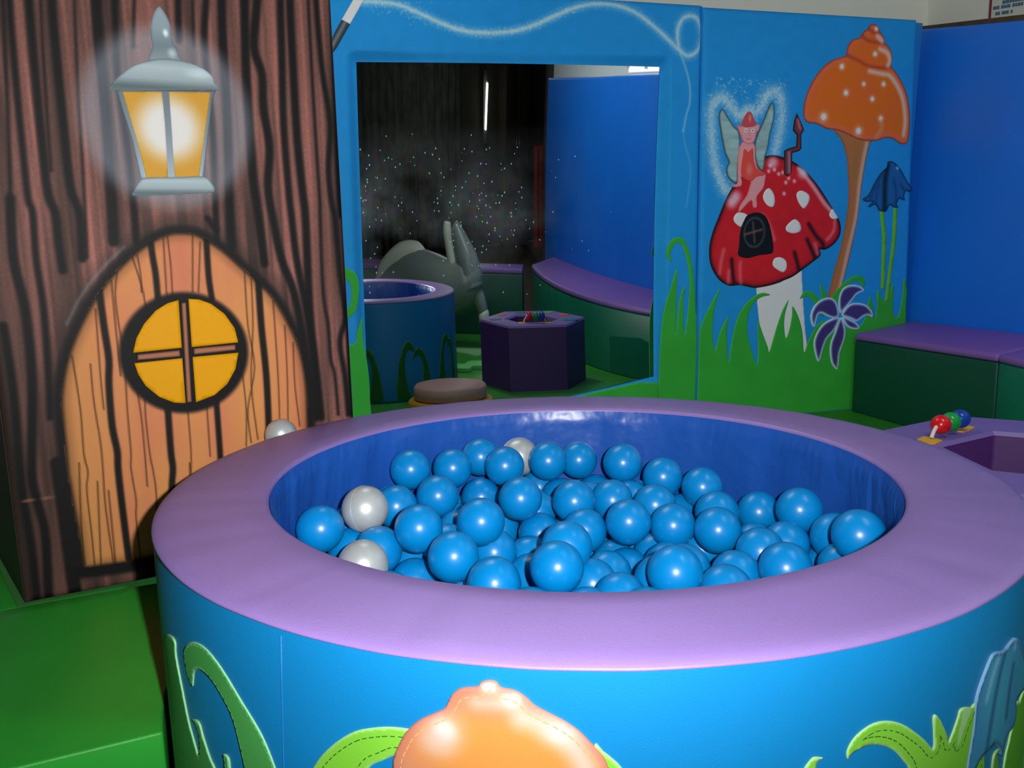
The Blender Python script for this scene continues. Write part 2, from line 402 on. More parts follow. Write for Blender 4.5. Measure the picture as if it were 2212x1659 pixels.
# blue-grey halo painted round the lantern
HC = [(0.384,1.2684)][0]
dd = np.hypot((U - HC[0]) / (172 * W), (V - HC[1]) / (186 * W)); hal = np.clip((1.04 - dd) / 0.22, 0, 1) * np.clip(0.45 + 0.55 * dd, 0, 1)
hal = hal * hal * (3 - 2 * hal) * (0.62 + 0.12 * vnoise(U * 30, V * 14, 9)); cv.mix(np.arange(len(U)), (142, 152, 166), hal * 0.8)
# arched door: dark surround and bottom bar
DOOR = [(0.3811,1.0233),(0.413,1.021),(0.4373,1.0094),(0.4756,0.982),(0.5105,0.9465),(0.5462,0.91),(0.5825,0.8687),(0.6144,0.8064),(0.6385,0.739),(0.6494,0.6503),(0.6473,0.553),(0.6455,0.4586),(0.645,0.3493),(0.6458,0.2602)] + [(0.5481,0.2727),(0.3949,0.2778),(0.2524,0.2824),(0.2131,0.2797),(0.1675,0.2824),(0.1266,0.2852),(0.1206,0.2996),(0.1192,0.3603),(0.1147,0.4252),(0.1111,0.4973)] + [(0.1103,0.4782),(0.1117,0.5572),(0.1127,0.6318),(0.1159,0.6795),(0.13,0.7405),(0.1516,0.7969),(0.1833,0.8565),(0.2137,0.902),(0.2434,0.937),(0.2801,0.9721),(0.3238,1.004),(0.3598,1.0199)]
dsm = [tuple(q) for q in smooth_loop(DOOR, 3)]
i = cv.sel(dsm, 0.06); sd = seg_dist(U[i], V[i], dsm, True); outm = ~inside(U[i], V[i], dsm)
m_ = np.clip((0.021 - sd) / 0.012, 0, 1) * outm; cv.mix(i, BLK, 0.96 * m_); m_ = np.clip((0.05 - sd) / 0.04, 0, 1) * outm; cv.mix(i, (25, 24, 25), 0.5 * m_)
S_([(0.1147,0.2769),(0.1816,0.271),(0.2511,0.2679),(0.3938,0.264)], 24, 0.95, 6)
S_([(0.2687,0.9942),(0.2178,0.9451),(0.1736,0.8895),(0.1425,0.8338)], 5, 0.35, 4, (120, 150, 165))
WG = 0.90
cols = cv.out(WG)
# edge roll-off of the padded front
def roll(U, V, u0, u1, v0, v1, r=0.018, d=0.014):
    e = np.minimum(np.minimum(U - u0, u1 - U), np.minimum(V - v0, v1 - V)); t = np.clip(1 - e / r, 0, 1); return -d * (1 - np.sqrt(np.clip(1 - t * t, 0, 1)))
Wv = WOOD.w(U, V, roll(U, V, TU0, TU1, TZ0, TZ1))
front = fast_mesh('printed_front', Wv, grid_faces(nu, nv, flip=False), PRINT, tree, cols)
dark_bark = mat('dark_bark_vinyl', (24, 20, 19), 0.6, 1.0, bump=0.2, var=0.4, vscale=9)
q0 = xy(WOOD, TU0, -0.012); q1 = xy(WOOD, TU1, -0.012); q2 = xy(WOOD, TU1 - 0.012, -0.34); q3 = (-1.35, 2.053)
prism('foam_body', [q0, q1, q2, q3], TZ0, TZ1 - 0.003, dark_bark, tree)
# the door itself: vinyl with planks
def paint_door(c, P):
    n1 = vnoise(c.U * 16, c.V * 5, 21); n2 = vnoise(c.U * 60, c.V * 3, 22)
    k = np.clip(n1 * 0.9 + (n2 - .5) * .4, 0, 1)[:, None]
    c.C = np.array((196, 134, 76)) * (1 - k) + np.array((192, 118, 82)) * k
    x0 = np.array([q[0] for q in P]).min(); c.mix(np.arange(len(c.U)), (182, 132, 70), 0.5 * np.clip(1 - (c.U - x0) / 0.1, 0, 1))
    mid = [(0.3845,1.0214)][0]; c.mix(np.arange(len(c.U)), (184, 104, 84), 0.75 * np.clip(1 - np.abs(c.U - mid[0]) / 0.055, 0, 1) * np.clip((c.V - mid[1] + 0.2) / .1, 0, 1))
    c.edge(P, 0.010, BLK, 0.9); c.edge(P, 0.03, (90, 60, 35), 0.45)
    for w, pts in [(12, [(0.3233,1.0186),(0.3246,0.9746),(0.3276,0.9301),(0.3276,0.8704)]), (13, [(0.3269,0.6368),(0.3246,0.5265)] + [(0.3256,0.4849),(0.3202,0.4459),(0.3143,0.3666),(0.3064,0.2596)]), (12, [(0.4419,1.0206),(0.4398,0.9259),(0.4429,0.8719)]), (12, [(0.4339,0.6405),(0.4329,0.5314),(0.4316,0.4658),(0.4294,0.3872)]),
       (13, [(0.2111,0.9093),(0.213,0.8254),(0.216,0.7512),(0.2108,0.6955),(0.2086,0.6009),(0.2134,0.5426)] + [(0.2114,0.5026),(0.2115,0.4294),(0.2139,0.2884)]), (14, [(0.551,0.9216),(0.5502,0.8026),(0.5534,0.6807),(0.55,0.5486),(0.5428,0.3887)])]:
        c.stroke(pts, w * W, BLK, 0.95, 3 * W)
    for pts in [[(0.2834,0.972),(0.2975,0.9017),(0.3004,0.857)], [(0.2939,0.9754),(0.2967,0.9313),(0.2951,0.8945)], [(0.2504,0.9404),(0.2413,0.8787),(0.2461,0.7485),(0.2425,0.635),(0.2409,0.5347)] + [(0.2376,0.4985),(0.2416,0.4241),(0.2377,0.3809),(0.2387,0.2831)], [(0.2371,0.9227),(0.2363,0.8607),(0.2361,0.7867),(0.2359,0.7118)], [(0.3593,1.0144),(0.3606,0.9476),(0.3587,0.8839)], [(0.3503,1.0108),(0.3483,0.948),(0.3464,0.8845)],
       [(0.4127,1.0172),(0.4021,0.8893)], [(0.4277,1.002),(0.4148,0.8887)], [(0.2809,0.6575),(0.2785,0.6114),(0.2797,0.5251)] + [(0.283,0.4871),(0.2847,0.4254),(0.2763,0.2841)], [(0.2668,0.6744),(0.2699,0.593),(0.2679,0.452)], [(0.3693,0.624),(0.3681,0.5203),(0.3631,0.4603)], [(0.4118,0.623),(0.4097,0.502)], [(0.5208,0.9306),(0.5191,0.8047),(0.5273,0.7036),(0.5043,0.6041),(0.5061,0.5212)],
       [(0.4979,0.7023),(0.5004,0.6045),(0.4937,0.5146)], [(0.5349,0.9144),(0.5307,0.8039),(0.5166,0.664),(0.5224,0.5273)], [(0.582,0.8607),(0.5813,0.678),(0.5771,0.5577)], [(0.6057,0.7988),(0.6035,0.6758),(0.5971,0.551)], [(0.6232,0.7567),(0.6205,0.6533),(0.6259,0.5472)], [(0.1452,0.7647),(0.1497,0.646),(0.1468,0.5484)] + [(0.1507,0.5036),(0.1445,0.4623),(0.1445,0.3553),(0.1434,0.2859)], [(0.1788,0.7433),(0.1776,0.6615),(0.1818,0.5663)] + [(0.1808,0.5031),(0.178,0.4137),(0.1822,0.2775)], [(0.2002,0.8628),(0.196,0.7157),(0.1955,0.6406)],
       [(0.1356,0.5269),(0.1269,0.4016),(0.1234,0.2903)], [(0.1875,0.4551),(0.1859,0.2767)], [(0.1675,0.4797),(0.1562,0.2831)], [(0.3625,0.4925),(0.3559,0.3133)]]:
        c.stroke(pts, 2.6 * W, (40, 26, 16), 0.8, 1.8 * W)
    wc = [(0.3762,0.7507)][0]; c.blob(wc, 132 * W, 132 * W, BLK, 1.0, 0.9)
door = motif('arched_door', WOOD, DOOR, paint_door, tree, 0.0012, 0.0026, True, 3, WG)
tag(door, 'orange plank door with a round top and black edge')
def paint_munt(c, P):
    c.C[:] = (150, 96, 72); c.edge(P, 0.006, BLK, 0.95)
motif('window_bar', WOOD, [(0.3744,0.8679),(0.3881,0.8687),(0.3812,0.6345),(0.3672,0.6341)], paint_munt, door, 0.0022, 0.0025, False)
motif('window_bar', WOOD, [(0.2726,0.7583),(0.3654,0.7605),(0.3654,0.7427),(0.2711,0.7418)], paint_munt, door, 0.0022, 0.0025, False)
motif('window_bar', WOOD, [(0.3924,0.7622),(0.4891,0.7639),(0.4886,0.7472),(0.3909,0.7444)], paint_munt, door, 0.0022, 0.0025, False)
def paint_pane(c, P): c.C[:] = (208, 146, 2)
for pts in ([(0.3702,0.8727),(0.3682,0.7641),(0.266,0.7611),(0.2757,0.7931),(0.294,0.8237),(0.3208,0.852),(0.3466,0.8668)], [(0.3919,0.8746),(0.39,0.7639),(0.4939,0.7667),(0.4881,0.8009),(0.468,0.8356),(0.4401,0.8605),(0.4152,0.8715)], [(0.2666,0.7373),(0.3673,0.7398),(0.3658,0.6351),(0.3414,0.639),(0.3107,0.6562),(0.285,0.684),(0.2719,0.7121)], [(0.3899,0.7406),(0.4924,0.7421),(0.4826,0.7037),(0.4609,0.6697),(0.4306,0.6469),(0.3886,0.6348)]):
    motif('window_pane', WOOD, pts, paint_pane, door, 0.0026, 0.008, False, g=WG)
# lantern
def grad(c, stops, ax=1):
    t = c.V if ax else c.U; lo, hi = t.min(), t.max(); s = (t - lo) / (hi - lo); xs = [a for a, _ in stops]
    for ch in range(3): c.C[:, ch] = np.interp(s, xs, [b[ch] for _, b in stops])
def paint_frame(c, P): grad(c, [(0, (150, 170, 184)), (.5, (120, 134, 142)), (1, (96, 110, 118))]); c.edge(P, 0.004, (70, 78, 84), 0.6)
lan = motif('lantern', WOOD, [(0.284,1.3236),(0.4888,1.3355),(0.4797,1.3166),(0.4627,1.2287),(0.4459,1.1435),(0.3154,1.1396),(0.305,1.2225),(0.2926,1.2798)], paint_frame, tree, 0.0014, 0.003, False, g=WG)
tag(lan, 'grey-framed wall lantern with glowing amber glass')
def paint_glass(c, P):
    c.C[:] = (208, 156, 58); g0 = [(0.3823,1.2486)][0]; c.blob(g0, 82 * W, 84 * W, (226, 224, 220), 1.0, 0.38)
for pts in ([(0.2957,1.3206),(0.3747,1.3258),(0.3752,1.2581),(0.3717,1.1439),(0.3272,1.1421),(0.3164,1.2132)], [(0.389,1.3267),(0.4761,1.3307),(0.4559,1.2351),(0.4371,1.1468),(0.3856,1.1448),(0.3873,1.2323)]):
    motif('lantern_glass', WOOD, pts, paint_glass, lan, 0.002, 0.003, False, g=WG * 0.82)
def paint_cap(c, P):
    grad(c, [(0, (92, 108, 112)), (.16, (84, 100, 104)), (.4, (142, 158, 162)), (.75, (160, 176, 182)), (1, (132, 150, 156))])
    c.blob([(0.4568,1.3679)][0], 40 * W, 14 * W, (196, 210, 218), .6, .1); c.edge(P, 0.005, (104, 120, 126), 0.7)
motif('lantern_cap', WOOD, [(0.2726,1.3292),(0.2893,1.3492),(0.3187,1.3735),(0.3505,1.3871),(0.3854,1.3947),(0.4233,1.393),(0.4581,1.3844),(0.483,1.3666),(0.4883,1.3504),(0.5007,1.3379),(0.4574,1.3351),(0.2868,1.3223)], paint_cap, lan, 0.0026, 0.003, True, 4, WG)
def paint_fin(c, P):
    grad(c, [(0, (128, 142, 146)), (.3, (106, 122, 130)), (.6, (128, 146, 154)), (1, (138, 152, 162))])
    c.blob([(0.3925,1.448)][0], 7 * W, 11 * W, (224, 232, 236), .95, .1); c.blob([(0.4022,1.4074)][0], 12 * W, 14 * W, (178, 190, 192), .8, .1); c.edge(P, 0.006, (98, 114, 122), 0.6)
motif('lantern_finial', WOOD, [(0.3838,1.5017),(0.3937,1.4908),(0.4028,1.4696),(0.4045,1.4412),(0.4056,1.4285),(0.4127,1.4195),(0.4175,1.4006),(0.4183,1.391),(0.385,1.3909),(0.3538,1.389),(0.3641,1.4184),(0.3624,1.434),(0.3637,1.4594),(0.3715,1.4853)], paint_fin, lan, 0.0022, 0.003, True, 4, WG)
motif('lantern_foot', WOOD, [(0.3125,1.1346),(0.3288,1.1421),(0.3927,1.1443),(0.4455,1.1469),(0.4612,1.1352),(0.4683,1.1182),(0.456,1.1112),(0.3733,1.106),(0.3003,1.1031),(0.2998,1.1147)], paint_cap, lan, 0.0026, 0.003, True, 4, WG)

# ------------------------------------------------------------------ green foam step and corner block
step_mat = mat('step_green_vinyl', (36, 140, 44), 0.42, 1.15, bump=0.15, var=0.05, vscale=6, spec=0.3)
s1 = Vector(S1[:2]); s2 = Vector(S2[:2]); sdv = (s2 - s1).normalized()
c0 = Vector(xy(WOOD, 0.0, 0.004)); ca = Vector(xy(WOOD, 0.60, 0.004))
arc = []
a0 = math.atan2(s2.y - PC[1], s2.x - PC[0]); a1 = math.atan2(ca.y - PC[1], ca.x - PC[0])
a0 = a0 % (2 * math.pi); a1 = a1 % (2 * math.pi)
for i in range(13):
    a = a0 + (a1 - a0) * i / 12; arc.append((PC[0] + 0.762 * math.cos(a), PC[1] + 0.762 * math.sin(a)))
left = s1 - sdv * 0.9; back = c0 - Vector(WOOD.d[:2]) * 0.75
def thing1(o, label, cat, group=None): return tag(o, label, cat, group)
thing1(prism('green_foam_step', [tuple(left)] + arc + [tuple(c0), tuple(back)], 0.0, 0.227, step_mat, None, 0.005), 'large green vinyl foam step between tree trunk panel and ball pit', 'foam step')
bq = Vector((-1.356, 2.049)); cb = Vector(xy(WOOD, -0.012, -0.004))
thing1(prism('green_foam_block', [tuple(cb), tuple(bq), (bq.x - 0.75, bq.y + 0.1), tuple(back + Vector((0.0, 0.012)))], 0.0, 0.223, step_mat, None, 0.005), 'green foam block behind the step at the far left edge', 'foam block')

# ------------------------------------------------------------------ wall padding with the mirror
BLUE = (30, 132, 200)
SEAM = [(-1.3267,0.1649),(-1.3636,2.1018),(0.0,0.5018),(-0.0933,2.1042)]
su = lambda v: SEAM[0][0] + (SEAM[1][0] - SEAM[0][0]) * (v - SEAM[0][1]) / (SEAM[1][1] - SEAM[0][1])
sr = lambda v: SEAM[2][0] + (SEAM[3][0] - SEAM[2][0]) * (v - SEAM[2][1]) / (SEAM[3][1] - SEAM[2][1])
MU0, MU1, MZ1 = -4.2, None, SEAM[1][1] + 0.008
mp = empty('mirror_wall_panel', (*xy(BACK, -2.3, -0.03), 0.0), 'blue padded wall panel framing a mirror, with painted grass and a sparkle trail', 'panel')
MQ = [(-3.0505,1.7894),(-1.5692,1.8214),(-1.5609,0.2666),(-3.0722,0.0519)]          # mirror corners TL TR BR BL
MQ = [(u, max(v, 0.05)) for u, v in MQ]
def lattice():
    TL, TR, BR, BL = [np.array(q) for q in MQ]
    rows = []
    rows.append([(MU0, 0.0), (BL[0], 0.0), (BR[0], 0.0), (su(0) - .002, 0.0)])
    rows.append([(MU0, BL[1]), tuple(BL), tuple(BR), (su(BR[1]) - .002, BR[1])])
    rows.append([(MU0, TL[1]), tuple(TL), tuple(TR), (su(TR[1]) - .002, TR[1])])
    rows.append([(MU0, MZ1), (TL[0], MZ1), (TR[0], MZ1), (su(MZ1) - .002, MZ1)])
    return rows
Lt = lattice(); sp = 0.0045; allU = []; allF = []; base = 0
for r_ in range(3):
    for c_ in range(3):
        if (r_, c_) == (1, 1): continue
        a, b, d, c = [np.array(q) for q in (Lt[r_][c_], Lt[r_][c_ + 1], Lt[r_ + 1][c_], Lt[r_ + 1][c_ + 1])]
        sp = 0.009 if c_ == 0 else 0.0045
        ni = max(2, int(max(np.hypot(*(b - a)), np.hypot(*(c - d))) / sp) + 1); nj = max(2, int(max(np.hypot(*(d - a)), np.hypot(*(c - b))) / sp) + 1)
        s = np.linspace(0, 1, ni)[:, None, None]; t = np.linspace(0, 1, nj)[None, :, None]
        q = a * (1 - s) * (1 - t) + b * s * (1 - t) + d * (1 - s) * t + c * s * t
        allU.append(q.reshape(-1, 2)); allF.append(grid_faces(ni, nj, base)); base += ni * nj
UVm = np.vstack(allU); Fm = np.vstack(allF); U, V = UVm[:, 0], UVm[:, 1]
cv = Canvas(U, V, BLUE)
cv.C *= (0.985 + 0.03 * vnoise(U * 25, V * 25, 31))[:, None]
B_ = 0.00233
WHT = (186, 206, 214)
trail = [(-3.0069,2.0336),(-2.9414,2.0357),(-2.8535,2.0281),(-2.7725,2.0011),(-2.6829,1.9671),(-2.5915,1.9396),(-2.4983,1.9295),(-2.4034,1.9338),(-2.3072,1.9489),(-2.2097,1.9824),(-2.1112,2.0271),(-2.0118,2.065),(-1.9111,2.0834),(-1.8088,2.0792),(-1.7221,2.054),(-1.6333,2.002),(-1.5427,1.9376),(-1.4966,1.9011)] + [(-1.4906,1.9009),(-1.4509,1.873),(-1.4162,1.8744),(-1.3782,1.9091),(-1.3677,1.9758),(-1.3919,2.0406),(-1.4312,2.0532),(-1.4736,2.0366),(-1.4976,1.9847),(-1.4908,1.9046)]
tail = [(-1.4908,1.9046),(-1.4675,1.854),(-1.4393,1.7882),(-1.4209,1.7139),(-1.4212,1.6461),(-1.4369,1.5927),(-1.452,1.5163),(-1.4411,1.4551),(-1.4115,1.3702),(-1.4046,1.3),(-1.4147,1.2057),(-1.4215,1.1424)]
cv.stroke(trail, 16 * B_, WHT, 0.35, 7 * B_, 5, 0.018); cv.stroke(trail, 6 * B_, WHT, 0.75, 4 * B_, 5, 0.006)
for n_, (x_, y_) in enumerate(zip(trail[:-1], trail[1:])):
    if n_ > 10: break
    for _ in range(26):
        t_ = random.random(); sg = 0.010 + 0.012 * (n_ < 4); pp = (x_[0] * (1 - t_) + y_[0] * t_ + random.gauss(0, sg), x_[1] * (1 - t_) + y_[1] * t_ + random.gauss(0, sg)); cv.blob(pp, 0.006, 0.006, WHT, 0.4, 0)
cv.stroke(tail[:7], 4 * B_, WHT, 0.5, 3 * B_, 6); cv.stroke(tail[6:], 3 * B_, WHT, 0.25, 3 * B_, 6)
GRS = (40, 126, 44)
BG = 1.5; MG = 2.2
h_ = roll(U, V, MU0, su(V) - .002, -1, MZ1, 0.03, 0.025)
# opening edge rolls back a little towards the mirror
mqs = [tuple(q) for q in MQ]; de = seg_dist(U, V, mqs, True)
def bow(u, v): return -0.04 * (u + 2.3) ** 2 + 0.043 * (v - 1.0) ** 2 - 0.009 * (u + 2.3)
BOWMAX = max(bow(u, v) for u in np.linspace(-3.1, -1.5, 30) for v in np.linspace(0.05, 1.85, 30))
t_ = np.clip(1 - de / 0.05, 0, 1); t_ = t_ * t_ * (3 - 2 * t_); h_ = h_ * (1 - t_) + (bow(U, V) - BOWMAX - 0.001) * t_
fast_mesh('printed_front', BACK.w(U, V, h_), Fm, PRINT, mp, cv.out(BG))
side_blue = mat('blue_vinyl', (26, 118, 190), 0.45, 1.2, bump=0.1)
def backbox(name, u0, u1, z0, z1, t0, t1, m, parent, bev=0): 
    v = [tuple(BACK.w(u, z, t)) for z in (z0, z1) for u, t in ((u0, t1), (u1, t1), (u1, t0), (u0, t0))]
    return mesh_obj(name, v, [[3, 2, 1, 0], [4, 5, 6, 7], [0, 1, 5, 4], [1, 2, 6, 5], [2, 3, 7, 6], [3, 0, 4, 7]], m, parent, False)
backbox('foam_body', MU0 + .001, su(1.0) - .012, 0.0, MZ1 - 0.002, -0.110, -0.075, side_blue, mp)
backbox('foam_edge', MU0 + .001, MU0 + 0.03, 0.0, MZ1 - 0.002, -0.075, -0.026, side_blue, mp); backbox('foam_edge', su(1.0) - 0.03, su(1.0) - .012, 0.0, MZ1 - 0.002, -0.075, -0.026, side_blue, mp); backbox('foam_edge', MU0 + .03, su(1.0) - .03, MZ1 - 0.03, MZ1 - 0.002, -0.075, -0.026, side_blue, mp)
# the mirror: a slightly bowed acrylic sheet set into the panel
mm = bpy.data.materials.new('acrylic_mirror'); mm.use_nodes = True; nt = mm.node_tree; b = nt.nodes['Principled BSDF']
b.inputs['Base Color'].default_value = (0.76, 0.80, 0.80, 1); b.inputs['Metallic'].default_value = 1.0; b.inputs['Roughness'].default_value = 0.012
tc = nt.nodes.new('ShaderNodeTexCoord')
def N(t, **k):
    n = nt.nodes.new(t)
    for a, v in k.items(): n.inputs[a].default_value = v
    return n
mpn = nt.nodes.new('ShaderNodeMapping'); mpn.inputs['Scale'].default_value = (1, 1, 0.6); nt.links.new(tc.outputs['Object'], mpn.inputs['Vector'])
vo = N('ShaderNodeTexVoronoi', Scale=60.0); nt.links.new(mpn.outputs[0], vo.inputs['Vector'])
nz = N('ShaderNodeTexNoise', Scale=2.6, Detail=5.0); nt.links.new(tc.outputs['Object'], nz.inputs['Vector'])
sx = nt.nodes.new('ShaderNodeSeparateXYZ'); nt.links.new(tc.outputs['Object'], sx.inputs[0])
def mth(op, a, b_=None, clamp=False):
    n = nt.nodes.new('ShaderNodeMath'); n.operation = op; n.use_clamp = clamp
    for i_, x in enumerate((a, b_)):
        if x is None: continue
        if isinstance(x, (int, float)): n.inputs[i_].default_value = x
        else: nt.links.new(x, n.inputs[i_])
    return n.outputs[0]
speck = mth('LESS_THAN', vo.outputs['Distance'], 0.16)
zz = mth('SUBTRACT', 1.0, mth('DIVIDE', mth('ABSOLUTE', mth('SUBTRACT', sx.outputs['Z'], 1.12)), 0.42), True)
xx = mth('DIVIDE', mth('SUBTRACT', 0.55, sx.outputs['X']), 1.0, True)
dens = mth('MULTIPLY', mth('MULTIPLY', zz, xx), mth('MULTIPLY', mth('SUBTRACT', nz.outputs['Fac'], 0.38), 3.2, True))
sel = mth('GREATER_THAN', mth('ADD', dens, mth('MULTIPLY', vo.outputs['Color'], 0.001)), 0.17)
sepc = nt.nodes.new('ShaderNodeSeparateColor'); nt.links.new(vo.outputs['Color'], sepc.inputs[0])
rnd = mth('LESS_THAN', sepc.outputs[0], mth('MULTIPLY', dens, 2.6))
smask = mth('MULTIPLY', speck, rnd)
haze = mth('MULTIPLY', dens, 0.26)
dif = nt.nodes.new('ShaderNodeBsdfDiffuse'); 
mxc = nt.nodes.new('ShaderNodeMix'); mxc.data_type = 'RGBA'; mxc.inputs[0].default_value = 0.35; mxc.inputs[6].default_value = (0.72, 0.86, 0.95, 1); nt.links.new(vo.outputs['Color'], mxc.inputs[7]); nt.links.new(mxc.outputs[2], dif.inputs[0])
mxs = nt.nodes.new('ShaderNodeMixShader'); nt.links.new(mth('ADD', mth('MULTIPLY', smask, 0.85), haze, True), mxs.inputs[0]); nt.links.new(b.outputs[0], mxs.inputs[1]); nt.links.new(dif.outputs[0], mxs.inputs[2])
nt.links.new(mxs.outputs[0], nt.nodes['Material Output'].inputs[0])
ni, nj = 60, 60
TLm, TRm, BRm, BLm = [np.array(q) for q in MQ]; cen = (TLm + TRm + BRm + BLm) / 4
TLm, TRm, BRm, BLm = [cen + (q - cen) * 1.006 for q in (TLm, TRm, BRm, BLm)]
s = np.linspace(0, 1, ni)[:, None, None]; t = np.linspace(0, 1, nj)[None, :, None]
q = (BLm * (1 - s) * (1 - t) + BRm * s * (1 - t) + TLm * (1 - s) * t + TRm * s * t).reshape(-1, 2)
wq = bow(q[:, 0], q[:, 1]) - BOWMAX - 0.003
fast_mesh('mirror', BACK.w(q[:, 0], q[:, 1], wq * 1.0), grid_faces(ni, nj), mm, mp)
# grass and wand cut from vinyl
def paint_grass(c, P): c.C[:] = GRS; c.C *= (0.97 + .06 * vnoise(c.U * 12, c.V * 12, 41))[:, None]; c.edge(P, 0.006, (70, 150, 80), 0.35)
rg = [(-1.5243,0.8955),(-1.528,0.9219),(-1.5165,0.9609),(-1.4862,0.989),(-1.4521,0.9918),(-1.4218,0.9676),(-1.3895,0.892),(-1.3691,0.7937),(-1.3545,0.6672),(-1.3423,0.53),(-1.3361,0.3632)] + [(su(0.3) - .001, 0.15), (su(0.3) - .001, 0.0), (-1.4, -.02), (-1.553, 0.0)] + [(-1.5523,0.2653),(-1.5463,0.5219),(-1.5271,0.6473),(-1.4981,0.7356),(-1.4667,0.834),(-1.4631,0.6266),(-1.4598,0.4901),(-1.4571,0.5629),(-1.4422,0.6887),(-1.4162,0.7434),(-1.4231,0.6519),(-1.4136,0.4877),(-1.404,0.533),(-1.3937,0.6417),(-1.3892,0.7406),(-1.4029,0.8481),(-1.4357,0.9416),(-1.461,0.9667),(-1.4898,0.9472),(-1.5053,0.9126),(-1.4971,0.8667)]
motif('grass', BACK, rg, paint_grass, mp, 0.002, 0.007, True, 3, MG, (-1.56, su(.3) - .006, .003, 3))
lg = [(-3.2819,0.5064),(-3.1313,0.5278),(-3.11,0.5868),(-3.0825,0.6528),(-3.0842,0.5704),(-3.076,0.4944),(-3.0665,0.41),(-3.0643,0.2632)] + [(-3.09, 0.004), (-3.4, 0.004)]
motif('grass', BACK, lg, paint_grass, mp, 0.002, 0.007, True, 3, MG)
motif('grass_curl', BACK, [(-3.1598,0.8945),(-3.1317,0.8791),(-3.1036,0.8637),(-3.0899,0.8158),(-3.0946,0.7498),(-3.1085,0.6912),(-3.1355,0.6627),(-3.1722,0.657),(-3.1924,0.6875),(-3.1558,0.6932),(-3.134,0.7218),(-3.1259,0.7804),(-3.1345,0.8246),(-3.1626,0.8401)], paint_grass, mp, 0.002, 0.007, True, 4, MG)
motif('grass', BACK, [(-3.09, 0.003), (-2.6, 0.0035), (-2.0, 0.003), (-1.555, 0.0035), (-1.554, 0.2), (-1.556, 0.243)] + [(-1.6666,0.2491),(-1.9003,0.2163),(-2.1279,0.182),(-2.6133,0.1128)] + [(-3.085, 0.045)], paint_grass, mp, 0.002, 0.008, False, 3, MG)
wand = motif('wand', BACK, [(-3.108,1.955),(-3.073,1.9383),(-2.9675,2.1036),(-3.0029,2.1184)], lambda c, P: (c.C.__setitem__(slice(None), (206, 212, 206)), c.edge(P, 0.01, (150, 160, 165), .7)), mp, 0.002, 0.006, False, 3, MG)
motif('wand_handle', BACK, [(-3.108,1.955),(-3.073,1.9383),(-3.135,1.8396),(-3.1625,1.8076),(-3.1757,1.8277),(-3.1433,1.8975)], lambda c, P: (c.C.__setitem__(slice(None), (40, 46, 50)), c.stroke([(-3.0943,1.9441),(-3.161,1.8351)], .012, (110, 120, 128), .7, .006)), wand, 0.002, 0.006, False, 3, MG)

# ------------------------------------------------------------------ wall padding with the painted toadstools
NZ1 = SEAM[1][1]
tp = empty('toadstool_wall_panel', (*xy(BACK, -0.66, -0.03), 0.0), 'blue padded wall panel painted with a red toadstool house, fairy and tall orange mushroom', 'panel')
nu, nv = 330, 530
UU, VV = np.meshgrid(np.linspace(0, 1, nu), np.linspace(0.0, 1.0, nv), indexing='ij'); UU = UU.ravel(); VV = VV.ravel()
V = VV * (NZ1 + (SEAM[3][1] - NZ1) * UU); NU0, NU1 = su(V) + .002, sr(V); U = NU0 + (NU1 - NU0) * UU
cv = Canvas(U, V, BLUE); cv.C *= (0.985 + 0.03 * vnoise(U * 25, V * 25, 33))[:, None]
aura = [(-1.1748,1.2109),(-1.2134,1.2431),(-1.2448,1.3069),(-1.2722,1.3771),(-1.2884,1.4744),(-1.2986,1.5844),(-1.2879,1.6529),(-1.245,1.6798),(-1.2037,1.6548),(-1.1609,1.6077),(-1.1277,1.5945),(-1.0884,1.6264),(-1.0463,1.61),(-1.0149,1.6384),(-0.9928,1.6874),(-0.9528,1.7126),(-0.9101,1.6964),(-0.891,1.5921),(-0.9056,1.486),(-0.9224,1.4147)]
cv.stroke(aura, 34 * B_, WHT, 0.28, 14 * B_, 4, 0.03); cv.stroke(aura, 14 * B_, WHT, 0.55, 8 * B_, 4, 0.025)
for a_, b_ in zip(aura[:-1], aura[1:]):
    for _ in range(34):
        t_ = random.random(); pp = (a_[0] * (1 - t_) + b_[0] * t_ + random.gauss(0, .018), a_[1] * (1 - t_) + b_[1] * t_ + random.gauss(0, .018)); r__ = random.choice((.005, .006, .008)); cv.blob(pp, r__, r__, WHT, random.uniform(.3, .7), 0)
sp0 = [(-1.2811,1.7749),(-0.8775,1.7112)]
for _ in range(150):
    pp = (random.uniform(sp0[0][0], sp0[1][0]), random.uniform(sp0[1][1] - .04, sp0[0][1])); r__ = random.choice((.005, .006, .009)); cv.blob(pp, r__, r__, WHT, random.uniform(.15, .6), 0)
fast_mesh('printed_front', BACK.w(U, V, roll(U, V, NU0, NU1, -1, NZ1 + (SEAM[3][1] - NZ1) * UU, 0.03, 0.022)), grid_faces(nu, nv), PRINT, tp, cv.out(BG))
backbox('foam_body', su(1.0) + .012, sr(1.0) - .014, 0.0, min(NZ1, SEAM[3][1]) - 0.01, -0.110, -0.024, side_blue, tp)
